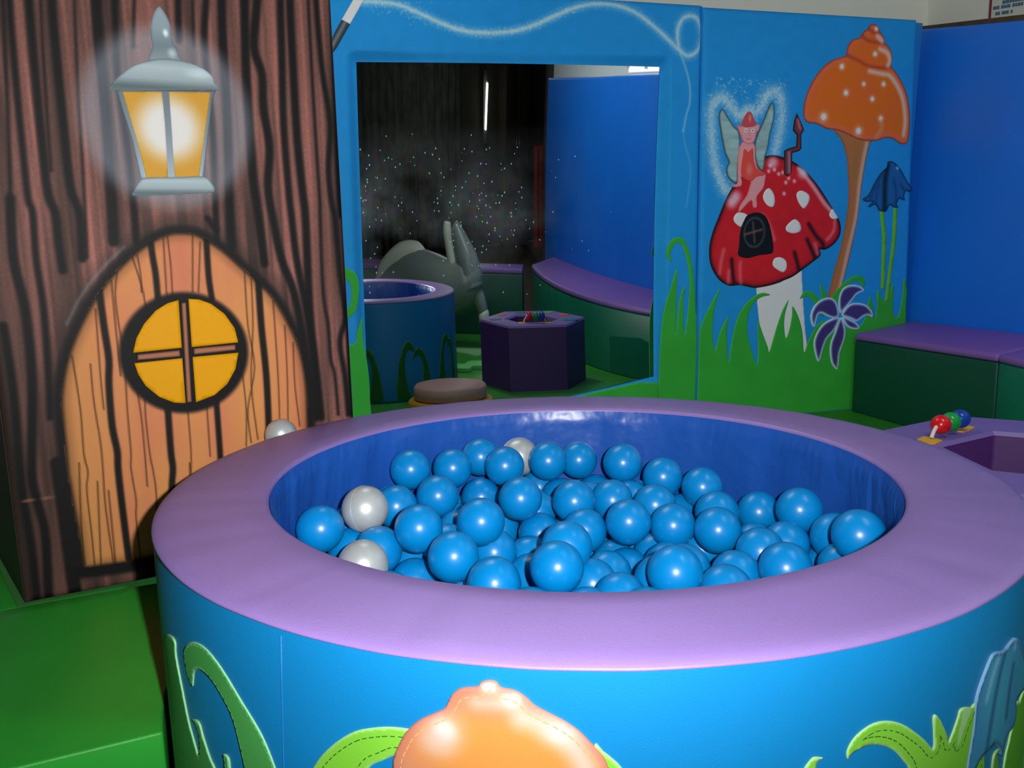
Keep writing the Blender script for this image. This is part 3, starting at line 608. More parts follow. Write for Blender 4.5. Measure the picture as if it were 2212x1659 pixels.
# toadstool stalk, grass, then cap
def flatp(c_, edge=None, w=.008):
    def f(c, P):
        c.C[:] = c_; c.C *= (0.97 + .06 * vnoise(c.U * 30, c.V * 30, 43))[:, None]
        if edge: c.edge(P, w, edge, .9)
    return f
motif('toadstool_stalk', BACK, [(-0.9942,0.7219),(-0.8524,0.74),(-0.7188,0.8006),(-0.6949,0.6122),(-0.6747,0.478),(-0.6463,0.3413),(-0.677,0.3042),(-0.8914,0.3173),(-0.9412,0.4347),(-0.9689,0.5491),(-0.9846,0.643)], flatp((196, 200, 194), (150, 158, 160)), tp, 0.0015, 0.008, False, 3, MG)
def paint_stem(c, P):
    c.C[:] = (160, 100, 62); c.edge(P, 0.012, (120, 72, 44), .8)
    c.stroke([(-0.362,1.4664),(-0.375,1.3837),(-0.3895,1.2587),(-0.3939,1.1323),(-0.4057,1.0304),(-0.4316,0.9107),(-0.4526,0.79),(-0.4744,0.6771)], 0.022, (188, 158, 140), .9, .012)
    c.stroke([(-0.4276,1.4657),(-0.4306,1.3834),(-0.4337,1.3005)], 0.03, (140, 104, 52), .7, .02)
motif('mushroom_stem', BACK, [(-0.5734,1.5452),(-0.3295,1.4997),(-0.3417,1.4666),(-0.3562,1.4004),(-0.3684,1.3088),(-0.3757,1.2166),(-0.3844,1.0813),(-0.4014,0.9789)] + [(-0.3953,1.0033),(-0.4124,0.9046),(-0.4369,0.7912),(-0.4531,0.7307),(-0.4774,0.663),(-0.5394,0.6438),(-0.5317,0.7083),(-0.51,0.8077),(-0.4812,0.9204),(-0.4621,1.0465),(-0.4534,1.1439),(-0.4578,1.2475),(-0.4729,1.3295)] + [(-0.4688,1.3336),(-0.4923,1.4241),(-0.5274,1.4891)], paint_stem, tp, 0.0018, 0.007, True, 3, MG * 0.7)
gp = [(-1.3247,0.4923),(-1.302,0.5647),(-1.2547,0.6541),(-1.2087,0.7251),(-1.2339,0.6441),(-1.2458,0.5621),(-1.2454,0.4789),(-1.2282,0.3895),(-1.2061,0.4769),(-1.1779,0.5404),(-1.1535,0.5716),(-1.1606,0.5025),(-1.1563,0.4088),(-1.1419,0.3232),(-1.131,0.4262),(-1.1055,0.5462),(-1.0673,0.6187),(-1.0072,0.6717),(-0.9556,0.69),(-0.9072,0.6771),(-0.9648,0.6654),(-1.0153,0.6257),(-1.0377,0.5523),(-1.0333,0.4679),(-1.0017,0.3717),(-0.9678,0.2981),(-0.9669,0.4171),(-0.9769,0.5401),(-0.9433,0.4726),(-0.9067,0.3948),(-0.8964,0.3655),(-0.8766,0.4312),(-0.8499,0.5247),(-0.8221,0.5988),(-0.7907,0.6463),(-0.8095,0.57),(-0.8108,0.5038),(-0.7957,0.4364),(-0.7769,0.4831),(-0.7655,0.5585),(-0.7656,0.6105),(-0.7272,0.5568),(-0.6939,0.4694),(-0.6748,0.3527),(-0.656,0.4),(-0.617,0.4751),(-0.5647,0.5206),(-0.4611,0.4866),(-0.346,0.4712),(-0.2926,0.5175),(-0.2692,0.6427),(-0.2399,0.5736),(-0.2206,0.5141),(-0.2162,0.5921),(-0.2208,0.6796),(-0.1619,0.6074),(-0.1163,0.7146),(-0.1035,0.548),(-0.0656,0.5217),(-0.0483,0.6439),(-0.0487,0.7414),(-0.0217,0.6722),(-0.0165,0.5639)] + [(0, .4), (0, .2), (0, 0), (-.3, -.02), (-.9, -.02), (-1.34, 0), (-1.35, .2), (-1.345, .35)]
motif('grass', BACK, gp, paint_grass, tp, 0.0022, 0.008, True, 3, MG, (su(.3) + .006, -.008, .003, 2))
motif('grass_curl', BACK, [(-0.7224,0.6464),(-0.7029,0.6804),(-0.6598,0.6882),(-0.6018,0.6463),(-0.5571,0.5682),(-0.578,0.55),(-0.6215,0.6139),(-0.663,0.6563),(-0.6959,0.6576)], paint_grass, tp, 0.0024, 0.006, True, 3, MG)
motif('grass_curl', BACK, [(-0.5384,0.6152),(-0.519,0.6525),(-0.4571,0.7168),(-0.393,0.7574),(-0.3367,0.7604),(-0.3087,0.726),(-0.3165,0.6975),(-0.3452,0.7272),(-0.3798,0.7351),(-0.4225,0.7061),(-0.4629,0.6503),(-0.4921,0.5941)], paint_grass, tp, 0.0024, 0.006, True, 3, MG)
motif('grass', BACK, [(-0.6022,0.7266),(-0.5757,0.6974),(-0.5469,0.6536),(-0.5377,0.6056),(-0.5719,0.6166),(-0.5873,0.6742)], paint_grass, tp, 0.0024, 0.006, True, 3, MG)
CAPO = [(-0.9843,1.3929),(-0.9258,1.4019),(-0.8569,1.3866),(-0.7864,1.3581),(-0.7136,1.3074),(-0.6381,1.2339),(-0.5697,1.1519),(-0.5201,1.0914),(-0.4933,1.0381),(-0.4935,0.9849),(-0.5262,0.9398),(-0.5782,0.9105),(-0.6142,0.9113),(-0.6074,0.8807),(-0.6457,0.8511),(-0.714,0.8073),(-0.7737,0.7709),(-0.8342,0.7501),(-0.903,0.7296),(-0.9978,0.7178),(-1.0499,0.7272),(-1.1017,0.7366),(-1.1568,0.7348),(-1.2128,0.7629),(-1.2569,0.8162),(-1.2801,0.8758),(-1.283,0.9489),(-1.2654,1.0212),(-1.2355,1.093),(-1.2057,1.1645),(-1.1753,1.2216),(-1.1363,1.2715),(-1.1049,1.3071),(-1.0409,1.3571)]
DK = (26, 16, 20)
def paint_cap_red(c, P):
    c.C[:] = (158, 26, 34); c.C *= (0.96 + .08 * vnoise(c.U * 20, c.V * 20, 51))[:, None]
    c.edge(P, 0.05, (110, 16, 26), .5); c.edge(P, 0.022, DK, 1.0)
    for p_ in [(-1.1408,1.1928),(-0.9321,1.3647),(-0.7489,1.3147),(-1.1643,1.1642)]: c.blob(p_, .05, .05, (196, 170, 184), .75, 0)
    c.stroke([(-0.7763,1.3364),(-0.6925,1.2562),(-0.6154,1.1671),(-0.5674,1.1219)], .018, (206, 168, 176), .75, .014); c.stroke([(-0.5318,1.0689),(-0.5361,1.0085),(-0.5732,0.9637)], .014, (190, 130, 140), .6, .012)
    for a_ in ([(-0.6953,1.0487),(-0.6466,0.9878),(-0.5985,0.9414),(-0.5956,0.9033)], [(-0.6984,0.9662),(-0.6679,0.9126),(-0.6372,0.8585)], [(-0.7734,0.9),(-0.7522,0.8464),(-0.7353,0.7926)], [(-1.1506,0.8723),(-1.1403,0.7978),(-1.1269,0.73)]): c.stroke(a_, .02, DK, .95, .012)
    for a_ in ([(-1.1991,0.9251),(-1.2128,0.8592),(-1.2186,0.8002)], [(-1.0991,0.8561),(-1.0978,0.7964),(-1.0893,0.7437)], [(-1.1646,0.8134),(-1.1661,0.7538)], [(-0.6478,0.9425),(-0.626,0.8888)], [(-0.976,1.097),(-0.9392,1.0524),(-0.9,0.9703)]): c.stroke(a_, .014, (188, 120, 130), .55, .014)
    for p_ in [(-0.8491,1.2638),(-0.7979,1.271),(-0.8559,1.207),(-0.8946,1.3073),(-0.9215,1.3288),(-0.9481,1.3503),(-0.8333,1.2856),(-0.8695,1.3145),(-0.9549,1.3216)]: c.blob(p_, .016, .016, (226, 190, 196), .8, 0)
ts = motif('toadstool_cap', BACK, CAPO, paint_cap_red, tp, 0.003, 0.006, True, 3, MG)
tag(ts, 'red toadstool cap with white spots and dark outline')
for pts in ([(-0.9499,1.2351),(-0.9231,1.2132),(-0.9096,1.1731),(-0.9187,1.1403),(-0.9533,1.1479),(-0.9809,1.1845),(-0.9743,1.2171)], [(-0.7468,1.2211),(-0.7061,1.2011),(-0.6996,1.1715),(-0.7274,1.1295),(-0.7596,1.1535),(-0.7798,1.1941),(-0.7726,1.2161)], [(-0.7849,1.0739),(-0.7482,1.0495),(-0.7431,1.0121),(-0.7888,1.0002),(-0.8289,1.0136),(-0.8306,1.0396)], [(-0.8595,0.8758),(-0.8233,0.856),(-0.8165,0.8179),(-0.837,0.7958),(-0.882,0.8161),(-0.9034,0.8393),(-0.8939,0.8692)], [(-1.1285,1.1119),(-1.0908,1.1093),(-1.069,1.0945),(-1.0883,1.062),(-1.104,1.0388),(-1.1385,1.0591),(-1.1498,1.0846)], [(-0.5542,1.1255),(-0.5348,1.1066),(-0.5144,1.0762),(-0.5501,1.0729),(-0.5698,1.0957)]):
    motif('spot', BACK, pts, (200, 204, 204), ts, 0.004, 0.01, True, 4, MG)
def paint_tdoor(c, P):
    c.C[:] = (16, 20, 24); pc = [(-1.0239,1.0096)][0]; r_ = np.hypot(c.U - pc[0], (c.V - pc[1]) * .8); m = np.clip(1 - np.abs(r_ - .06) / .008, 0, 1); c.mix(np.arange(len(r_)), (58, 66, 70), .8 * m)
    c.stroke([(-1.081,0.9996),(-0.9804,1.0236)], .008, (120, 84, 84), .8, .006); c.stroke([(-1.0351,1.0612),(-1.0194,0.9579)], .008, (92, 74, 76), .8, .006)
motif('toadstool_door', BACK, [(-1.0887,1.0693),(-1.0692,1.0981),(-1.0193,1.1121),(-0.9675,1.0969),(-0.9345,1.045),(-0.9129,0.9705),(-0.9051,0.9107),(-0.9215,0.8961),(-0.9901,0.8904),(-1.0577,0.8772),(-1.1136,0.8935),(-1.1116,0.9378),(-1.1072,1.0184)], paint_tdoor, ts, 0.005, 0.006, True, 3, MG)
def paint_chim(c, P): c.C[:] = (84, 44, 52); c.edge(P, .012, DK, .95); c.stroke([(-0.8309,1.3146),(-0.84,1.4154)], .01, (170, 130, 140), .7, .01); c.stroke([(-0.797,1.5797),(-0.7813,1.5374)], .01, (180, 100, 110), .8, .012)
motif('chimney', BACK, [(-0.8647,1.3073),(-0.8679,1.4259),(-0.8431,1.4368),(-0.7967,1.448),(-0.798,1.5051),(-0.8234,1.5282),(-0.818,1.5758),(-0.8051,1.6113),(-0.7794,1.5729),(-0.7568,1.5306),(-0.7723,1.5055),(-0.7659,1.4375),(-0.778,1.4245),(-0.8202,1.4141),(-0.818,1.3146),(-0.8381,1.2928)], paint_chim, ts, 0.0036, 0.005, False, 3, MG)
# the little fairy
wing = lambda pts: motif('wing', BACK, pts, lambda c, P: (c.C.__setitem__(slice(None), (112, 138, 138)), c.C.__imul__((0.9 + .2 * vnoise(c.U * 18, c.V * 70, 61))[:, None]), c.edge(P, .012, (30, 52, 60), .85)), fy, 0.004, 0.005, True, 3, MG)
PK = (206, 118, 122)
fy = motif('fairy_body', BACK, [(-1.1089,1.466),(-1.0591,1.463),(-1.0412,1.4386),(-1.0383,1.3855),(-1.0187,1.3322),(-0.9752,1.3072),(-0.9738,1.282),(-0.9838,1.2352),(-1.0194,1.192),(-1.0149,1.1412),(-1.0376,1.1378),(-1.0496,1.1741),(-1.0882,1.1419),(-1.1219,1.1118),(-1.1154,1.1494),(-1.0786,1.1996),(-1.0641,1.2427),(-1.0614,1.2714),(-1.1127,1.2964),(-1.1094,1.2643),(-1.1184,1.2443),(-1.1639,1.2416),(-1.1563,1.2558),(-1.1361,1.2658),(-1.1402,1.3496),(-1.1383,1.4131),(-1.1287,1.4518)], lambda c, P: (c.C.__setitem__(slice(None), PK), c.edge(P, .008, (150, 76, 82), .7)), tp, 0.0056, 0.005, True, 3, MG)
tag(fy, 'small pink fairy with grey wings sitting on the toadstool')
wing([(-1.2345,1.6234),(-1.2002,1.5794),(-1.1657,1.5385),(-1.1402,1.518),(-1.1286,1.4483),(-1.136,1.3496),(-1.136,1.2643),(-1.178,1.2786),(-1.1998,1.307),(-1.2015,1.3423),(-1.1903,1.367),(-1.2125,1.4055),(-1.2316,1.4681),(-1.2514,1.5509),(-1.2572,1.5921),(-1.2502,1.6162)]); wing([(-0.9541,1.6641),(-0.9397,1.6331),(-0.9405,1.5771),(-0.9573,1.5065),(-0.9658,1.4357),(-0.9801,1.3929),(-0.9819,1.3501),(-0.9971,1.3215),(-1.033,1.3642),(-1.0459,1.4491),(-1.0324,1.5055),(-1.0027,1.569),(-0.9734,1.6393)])
motif('dress', BACK, [(-1.1071,1.4309),(-1.0816,1.417),(-1.0576,1.4349),(-1.0508,1.3854),(-1.0314,1.3357),(-0.9792,1.3036),(-1.0291,1.2928),(-1.0531,1.2713),(-1.0869,1.2785),(-1.117,1.2999),(-1.1195,1.3497),(-1.1134,1.3921)], lambda c, P: (c.C.__setitem__(slice(None), (182, 58, 50)), c.blob([(-1.0728,1.3285)][0], .03, .05, (206, 120, 116), .6, 0)), fy, 0.0066, 0.005, True, 3, MG)
def paint_head(c, P):
    c.C[:] = PK; c.edge(P, .008, (150, 76, 82), .7)
    for p_ in [(-1.101,1.5221),(-1.0639,1.5226)]: c.blob(p_, .0105, .0105, (226, 228, 226), 1, .7); c.blob(p_, .0048, .0048, (20, 20, 24), 1, .6)
    c.stroke([(-1.0957,1.4823),(-1.0847,1.4782),(-1.071,1.484)], .004, (120, 56, 60), .8, .003); c.stroke([(-1.0824,1.5118),(-1.0849,1.4978),(-1.0766,1.4965)], .003, (150, 80, 84), .8, .003)
motif('head', BACK, [(-1.1516,1.5491),(-1.1331,1.5404),(-1.1213,1.5496),(-1.0515,1.5528),(-1.0249,1.5512),(-1.0252,1.5267),(-1.041,1.511),(-1.0437,1.4843),(-1.059,1.4616),(-1.0876,1.4543),(-1.1131,1.4681),(-1.1267,1.4938),(-1.1402,1.518)], paint_head, fy, 0.0068, 0.003, True, 3, MG)
motif('hat', BACK, [(-1.0917,1.6125),(-1.0751,1.6094),(-1.0568,1.575),(-1.0455,1.5487),(-1.0879,1.5383),(-1.1268,1.5446),(-1.1147,1.5809),(-1.1035,1.6019)], lambda c, P: (c.C.__setitem__(slice(None), (150, 60, 62)), c.blob([(-1.0819,1.5815)][0], .012, .03, (206, 120, 110), .7, 0)), fy, 0.0076, 0.004, True, 3, MG)
# tall orange shell-shaped mushroom
def paint_shell(c, P):
    n1 = vnoise(c.U * 14, c.V * 14, 71)[:, None]; c.C = np.array((188, 84, 22)) * (1 - n1 * .5) + np.array((190, 76, 44)) * n1 * .5
    c.edge(P, .05, (168, 84, 66), .75); c.edge(P, .012, (104, 44, 36), .85)
    for a_ in ([(-0.4397,2.0069),(-0.413,1.9874),(-0.3619,1.9776),(-0.2987,1.9771)], [(-0.5282,1.9082),(-0.454,1.8831),(-0.3813,1.8575),(-0.2893,1.8518),(-0.2442,1.8622)], [(-0.4031,2.0441),(-0.3712,2.0238),(-0.3309,2.0236)]): c.stroke(a_, .016, (110, 46, 38), .75, .014)
    for x_, y_, r_ in ((560,595,42),(830,812,34),(1075,812,38),(610,920,45),(935,995,40),(335,1215,62),(1040,1235,42),(765,1390,58),(970,440,38),(985,130,30)):
        pp = SH[(x_, y_)]; c.blob(pp, r_ * 1.9 * .00041, r_ * 1.9 * .00041, (206, 160, 160), .6, 0); c.blob(pp, r_ * .00041, r_ * .00041, (224, 208, 216), .95, .1)
    for a_ in ([(-0.3235,1.944),(-0.276,1.9258),(-0.2572,1.8901),(-0.2651,1.8656)], [(-0.3445,2.0071),(-0.3146,1.9844)], [(-0.3792,1.8334),(-0.3018,1.8218),(-0.2498,1.8132),(-0.1986,1.7657),(-0.1553,1.6966),(-0.1291,1.593),(-0.1315,1.5131)]): c.stroke(a_, .02, (214, 180, 186), .7, .014)
    for a_ in ([(-0.2849,1.5861),(-0.2759,1.5446),(-0.3034,1.5066)],): c.stroke(a_, .02, (200, 130, 100), .5, .016)
SHK = [(560,595),(830,812),(1075,812),(610,920),(935,995),(335,1215),(1040,1235),(765,1390),(970,440),(985,130)]
SH = dict(zip(SHK, [(-0.5507,1.8497),(-0.4087,1.767),(-0.2842,1.7706),(-0.5152,1.7203),(-0.3488,1.694),(-0.6423,1.598),(-0.2859,1.5964),(-0.421,1.53),(-0.3515,1.9189),(-0.3553,2.0423)]))
shell = motif('mushroom_cap', BACK, [(-0.3775,2.0658),(-0.3492,2.0584),(-0.3349,2.0393),(-0.3258,2.0238),(-0.3038,2.0048),(-0.299,1.9811),(-0.2743,1.962),(-0.2483,1.9309),(-0.2401,1.8989),(-0.2442,1.8622),(-0.2217,1.8427),(-0.1872,1.807),(-0.1511,1.7588),(-0.1252,1.7098),(-0.1053,1.6437),(-0.0953,1.5726),(-0.0945,1.5135),(-0.1012,1.4753),(-0.1213,1.4645),(-0.1537,1.4705),(-0.1925,1.4912),(-0.2297,1.4971),(-0.2658,1.4924),(-0.3011,1.4815),(-0.3475,1.481),(-0.4094,1.4845),(-0.4776,1.5085),(-0.5243,1.5244),(-0.5702,1.534),(-0.6154,1.5374),(-0.6562,1.5531),(-0.6965,1.5646),(-0.7309,1.566),(-0.7565,1.5817),(-0.7654,1.6057),(-0.7658,1.6459),(-0.7551,1.7021),(-0.73,1.7585),(-0.6949,1.8112),(-0.6541,1.8521),(-0.6074,1.8815),(-0.5545,1.8973),(-0.5305,1.9061),(-0.5274,1.9281),(-0.5177,1.9601),(-0.4925,1.9849),(-0.4538,1.9964),(-0.4404,2.0148),(-0.4267,2.0292),(-0.4077,2.0399),(-0.4017,2.056)], paint_shell, tp, 0.003, 0.005, True, 2, MG)
tag(shell, 'tall orange mushroom cap spiralling to a point')
# bluebell and violet flower
for pts in ([(-0.2486,1.1245),(-0.2246,1.1243),(-0.1911,0.9712),(-0.1748,0.6808),(-0.1986,0.6817),(-0.2154,0.9716)], [(-0.1567,1.1271),(-0.1324,1.1269),(-0.1242,0.9555),(-0.1437,0.6132),(-0.1659,0.6141),(-0.1487,0.956)]): motif('flower_stalk', BACK, pts, (76, 140, 40), tp, 0.003, 0.008, False, 3, MG)
def paint_bell(c, P):
    c.C[:] = (24, 74, 124); c.edge(P, .014, (12, 36, 58), .8)
    c.stroke([(-0.2187,1.3508),(-0.2279,1.2677),(-0.2165,1.1207)], .03, (10, 26, 36), .85, .014); c.blob([(-0.1551,1.3386)][0], .014, .014, (140, 170, 190), .9, 0)
    for a_ in ([(-0.2525,1.3024),(-0.2885,1.2331),(-0.3174,1.1776)], [(-0.1735,1.2816),(-0.1494,1.2116),(-0.1519,1.1483)], [(-0.2643,1.2469),(-0.2762,1.1913),(-0.2766,1.1493)], [(-0.1277,1.2536),(-0.0988,1.2254)]): c.stroke(a_, .012, (14, 48, 84), .7, .01)
motif('bluebell', BACK, [(-0.2125,1.375),(-0.1823,1.3717),(-0.136,1.3373),(-0.0865,1.2745),(-0.0571,1.2428),(-0.0478,1.2379),(-0.0556,1.2111),(-0.0851,1.2183),(-0.0953,1.1902),(-0.0884,1.1654),(-0.1243,1.1763),(-0.1389,1.1481),(-0.1281,1.1268),(-0.1588,1.1307),(-0.1858,1.1415),(-0.2043,1.1099),(-0.2255,1.1066),(-0.2519,1.114),(-0.2667,1.1352),(-0.2848,1.1459),(-0.3133,1.1322),(-0.3225,1.1392),(-0.2992,1.1635),(-0.3328,1.1603),(-0.3637,1.1744),(-0.3278,1.1986),(-0.2989,1.254),(-0.2616,1.3093),(-0.2223,1.3439),(-0.2204,1.3681)], paint_bell, tp, 0.004, 0.006, True, 3, MG)
vf = None
PET = [[(-0.461,0.5643),(-0.4734,0.6339),(-0.4542,0.691),(-0.4048,0.7124),(-0.3441,0.7052),(-0.3116,0.6785),(-0.3573,0.6584),(-0.3887,0.6232),(-0.4441,0.5672)], [(-0.4469,0.549),(-0.4041,0.6019),(-0.3532,0.6108),(-0.2914,0.5972),(-0.2486,0.5585),(-0.2412,0.5249),(-0.2686,0.5372),(-0.303,0.5314),(-0.3444,0.5075),(-0.3891,0.5243)], [(-0.4417,0.5378),(-0.3798,0.5165),(-0.3434,0.4964),(-0.3234,0.4657),(-0.3667,0.4642),(-0.4116,0.4849)], [(-0.4543,0.5347),(-0.4191,0.4705),(-0.4186,0.4113),(-0.4429,0.3383),(-0.4467,0.2788),(-0.4521,0.2379),(-0.4895,0.274),(-0.5071,0.3346),(-0.5074,0.3939),(-0.4862,0.4518)], [(-0.4629,0.5351),(-0.4874,0.4666),(-0.5348,0.4176),(-0.556,0.3597),(-0.5692,0.3086),(-0.5852,0.2948),(-0.6114,0.3629),(-0.6156,0.4219),(-0.5823,0.486),(-0.5341,0.5202)], [(-0.4667,0.5499),(-0.4925,0.5314),(-0.5358,0.5421),(-0.5796,0.5623),(-0.6041,0.5525),(-0.6204,0.4879),(-0.644,0.5254),(-0.6435,0.576),(-0.6094,0.625),(-0.5523,0.6479),(-0.5094,0.639),(-0.4813,0.6052)]]
for i_, pts in enumerate(PET): motif('petal', BACK, pts, lambda c, P: (c.C.__setitem__(slice(None), (50, 42, 92)), c.edge(P, .019, (150, 178, 206), 1.0)), tp, 0.0045 + .0004 * i_, 0.005, True, 3, MG)

# ------------------------------------------------------------------ blue padding of the right wall
rp_mat = mat('deep_blue_vinyl', (14, 92, 185), 0.42, 1.9, bump=0.08, var=0.06, vscale=2)
def right_panel(name, prof, label, off0=-0.15, off1=-0.02):
    us_ = [p[0] for p in prof]; n = 24; uu = np.linspace(us_[0], us_[-1], n); zt = np.interp(uu, us_, [p[1] for p in prof])
    V = []; F = []
    for u_, z_ in zip(uu, zt):
        a, b = xy(RIGHT, u_, off0), xy(RIGHT, u_, off1); V += [(*a, 0), (*b, 0), (*b, z_), (*a, z_)]
    for i in range(n - 1):
        k = i * 4
        for j in range(4): F.append([k + j, k + (j + 1) % 4, k + 4 + (j + 1) % 4, k + 4 + j])
    F += [[3, 2, 1, 0], [(n - 1) * 4 + j for j in range(4)]]
    o = mesh_obj(name, V, [f[::-1] for f in F], rp_mat); bevel(o, 0.015); return tag(o, label, 'panel', None)
PT = [(-0.0441,2.0854),(0.3064,2.0221),(0.6151,1.9703)]
right_panel('wall_padding', [(-0.10, PT[0][1] + .01), PT[0], PT[1], PT[2], (1.55, 1.85)], 'plain deep blue wall padding above the bench beside the toadstool panel')
right_panel('wall_padding', [(1.56, 1.85), (2.2, 1.80), (4.0, 1.745), (5.75, 1.71)], 'long plain blue wall padding reflected at the right of the mirror')

# notice above the rail
NP = [(0.2753,2.065),(0.267,2.1566),(0.4901,2.0331),(0.4839,2.0988),(0.355,2.1222),(0.3001,2.1079),(0.3171,2.0768),(0.4164,2.0518)]
nu0 = NP[0][0]; notice = empty('wall_notice', (*xy(RIGHT, nu0 + .2, -0.16), 2.05), 'white notice with a red edge and rows of blue print above the brown rail', 'notice')
paper = mat('notice_paper', (216, 216, 202), 0.6, 1.0); redl = mat('red_edge', (130, 40, 40), 0.6, 1.0); bluel = mat('blue_print', (70, 110, 140), 0.6, 1.0)
rightquad('sheet', nu0, nu0 + .5, (1.98, 1.93), (2.42, 2.42), -0.159, -0.152, paper, notice)
rightquad('red_edge', nu0, nu0 + .014, (1.98, 1.978), (2.42, 2.42), -0.152, -0.150, redl, notice)
for (u_, z_), ue in ((NP[4], nu0 + .42), (NP[5], nu0 + .42), (NP[6], NP[7][0])):
    s2_ = (NP[2][1] - NP[0][1]) / (NP[2][0] - NP[0][0]) * .9; z0_ = z_; us0 = u_
    while u_ < ue:
        w_ = random.uniform(.010, .022); rightquad('print', u_, u_ + w_, (z0_ + s2_ * (u_ - us0) - .008, z0_ + s2_ * (u_ + w_ - us0) - .008), (z0_ + s2_ * (u_ - us0) + .008, z0_ + s2_ * (u_ + w_ - us0) + .008), -0.152, -0.1505, bluel, notice); u_ += w_ + random.choice((.003, .003, .012))

# ------------------------------------------------------------------ benches
bench_dark = mat('bench_dark_green', (12, 78, 62), 0.45, 1.0, bump=0.1); bench_teal = mat('bench_teal', (18, 118, 96), 0.42, 1.0, bump=0.1, var=.08, vscale=8)
purple = mat('purple_vinyl', (150, 116, 184), 0.45, 1.0, bump=0.15, var=0.05, vscale=4); purple_d = mat('purple_vinyl_bench', (124, 84, 164), 0.45, 1.3, bump=0.15, var=0.05, vscale=4)
def bench(name, u0, u1, front, label, bm, pm, n=20):
    e = empty(name, (*xy(RIGHT, (u0 + u1) / 2, 0.2), 0), label, 'bench', 'foam benches round the play area')
    uu = np.linspace(u0, u1, n)
    def strip(nm, prof, m, bev):
        V = []; F = []; k = len(prof(0))
        for u_ in uu:
            for off, z in prof(front(u_)): V.append((*xy(RIGHT, u_, off), z))
        for i in range(n - 1):
            for j in range(k): F.append([i * k + j, i * k + (j + 1) % k, (i + 1) * k + (j + 1) % k, (i + 1) * k + j])
        F += [list(range(k))[::-1], [(n - 1) * k + j for j in range(k)]]
        o = mesh_obj(nm, V, F, m, e); bevel(o, bev); return o
    strip('foam_base', lambda fr: [(-0.015, 0), (fr, 0), (fr, 0.405), (-0.015, 0.455)], bm, 0.01)
    strip('seat_pad', lambda fr: [(-0.015, 0.456), (fr + 0.004, 0.406), (fr + 0.006, 0.438), (fr - .01, 0.446), (-0.015, 0.495)], pm, 0.012)
    return e
b1 = bench('foam_bench', 0.03, 0.985, lambda u: 0.372, 'dark green foam bench with purple seat pad against the toadstool panel', bench_dark, purple_d)
b2 = bench('foam_bench', 0.99, 5.3, lambda u: 0.372 + 0.24 * math.sin(math.pi * (u - 0.99) / 4.32) ** 0.8, 'curved teal foam bench with purple seat at the right edge, reflected below the blue padding', bench_teal, purple_d, 40)
# free-standing bench across the end of the play area, seen in the mirror
p0 = Vector((3.15, -0.40)); p1 = Vector((1.0, -2.05)); dv_ = (p1 - p0).normalized(); nn = Vector((dv_.y, -dv_.x))
e = empty('foam_bench', (2.0, -1.2, 0), 'straight dark foam bench behind the dolphin in the mirror', 'bench', 'foam benches round the play area')
prism('foam_base', [tuple(p0), tuple(p1), tuple(p1 + nn * .38), tuple(p0 + nn * .38)], 0, 0.42, bench_dark, e, 0.01)
prism('seat_pad', [tuple(p0), tuple(p1), tuple(p1 + nn * .385), tuple(p0 + nn * .385)], 0.421, 0.46, purple_d, e, 0.012)

# ------------------------------------------------------------------ ball pit
pit_blue = mat('pit_blue_vinyl', (16, 148, 224), 0.42, 0.57, bump=0.12, var=0.03, vscale=5); liner_m = mat('liner_blue_vinyl', (28, 82, 170), 0.34, 0.88, bump=0.55, bscale=11, bdist=0.012)
rim_m = mat('rim_purple_vinyl', (152, 124, 196), 0.42, 0.70, bump=0.18, var=0.04, vscale=6)
pit = empty('ball_pit', (PC[0], PC[1], 0), 'round blue foam ball pit with a wide purple rim, filled with balls', 'ball pit')
seg = 220
lathe('outer_wall', [(PR - .015, 0.0), (PR - .003, 0.006), (PR, 0.02), (PR, 0.2), (PR, 0.35), (PR, 0.50), (PR - .001, HR - .009)], (PC[0], PC[1], 0), pit_blue, pit, seg)
A = np.linspace(0, 2 * np.pi, seg * 2, endpoint=False)
prof = [(RIN + .003, HR - .02), (RIN, HR - .010), (RIN + .002, HR - .004), (RIN + .008, HR - .001), (RIN + .05, HR + .001), (0.66, HR + .002), (0.70, HR + .001), (0.72, HR), (0.735, HR - .0015), (0.744, HR - .004), (0.7495, HR - .007), (0.7512, HR - .0095), (0.748, HR - .011)]
V = []
for k_, (r_, z_) in enumerate(prof):
    wr = 0.0008 * (vnoise(A * 14 + 5, np.full_like(A, r_ * 20), 81) - .5) + 0.0007 * np.sin(A * 40 + 3 * vnoise(A * 6, A * 0, 82)) * (vnoise(A * 5, A * 0 + 2.2, 83) > .55) * (0.5 if 3 < k_ < 9 else 0)
    V.append(np.stack([PC[0] + r_ * np.cos(A), PC[1] + r_ * np.sin(A), z_ + wr], -1))
V = np.array(V); n1, n2 = V.shape[:2]; F = [[i * n2 + j, i * n2 + (j + 1) % n2, (i + 1) * n2 + (j + 1) % n2, (i + 1) * n2 + j] for i in range(n1 - 1) for j in range(n2)]
fast_mesh('rim', V.reshape(-1, 3), np.array(F)[:, ::-1], rim_m, pit)
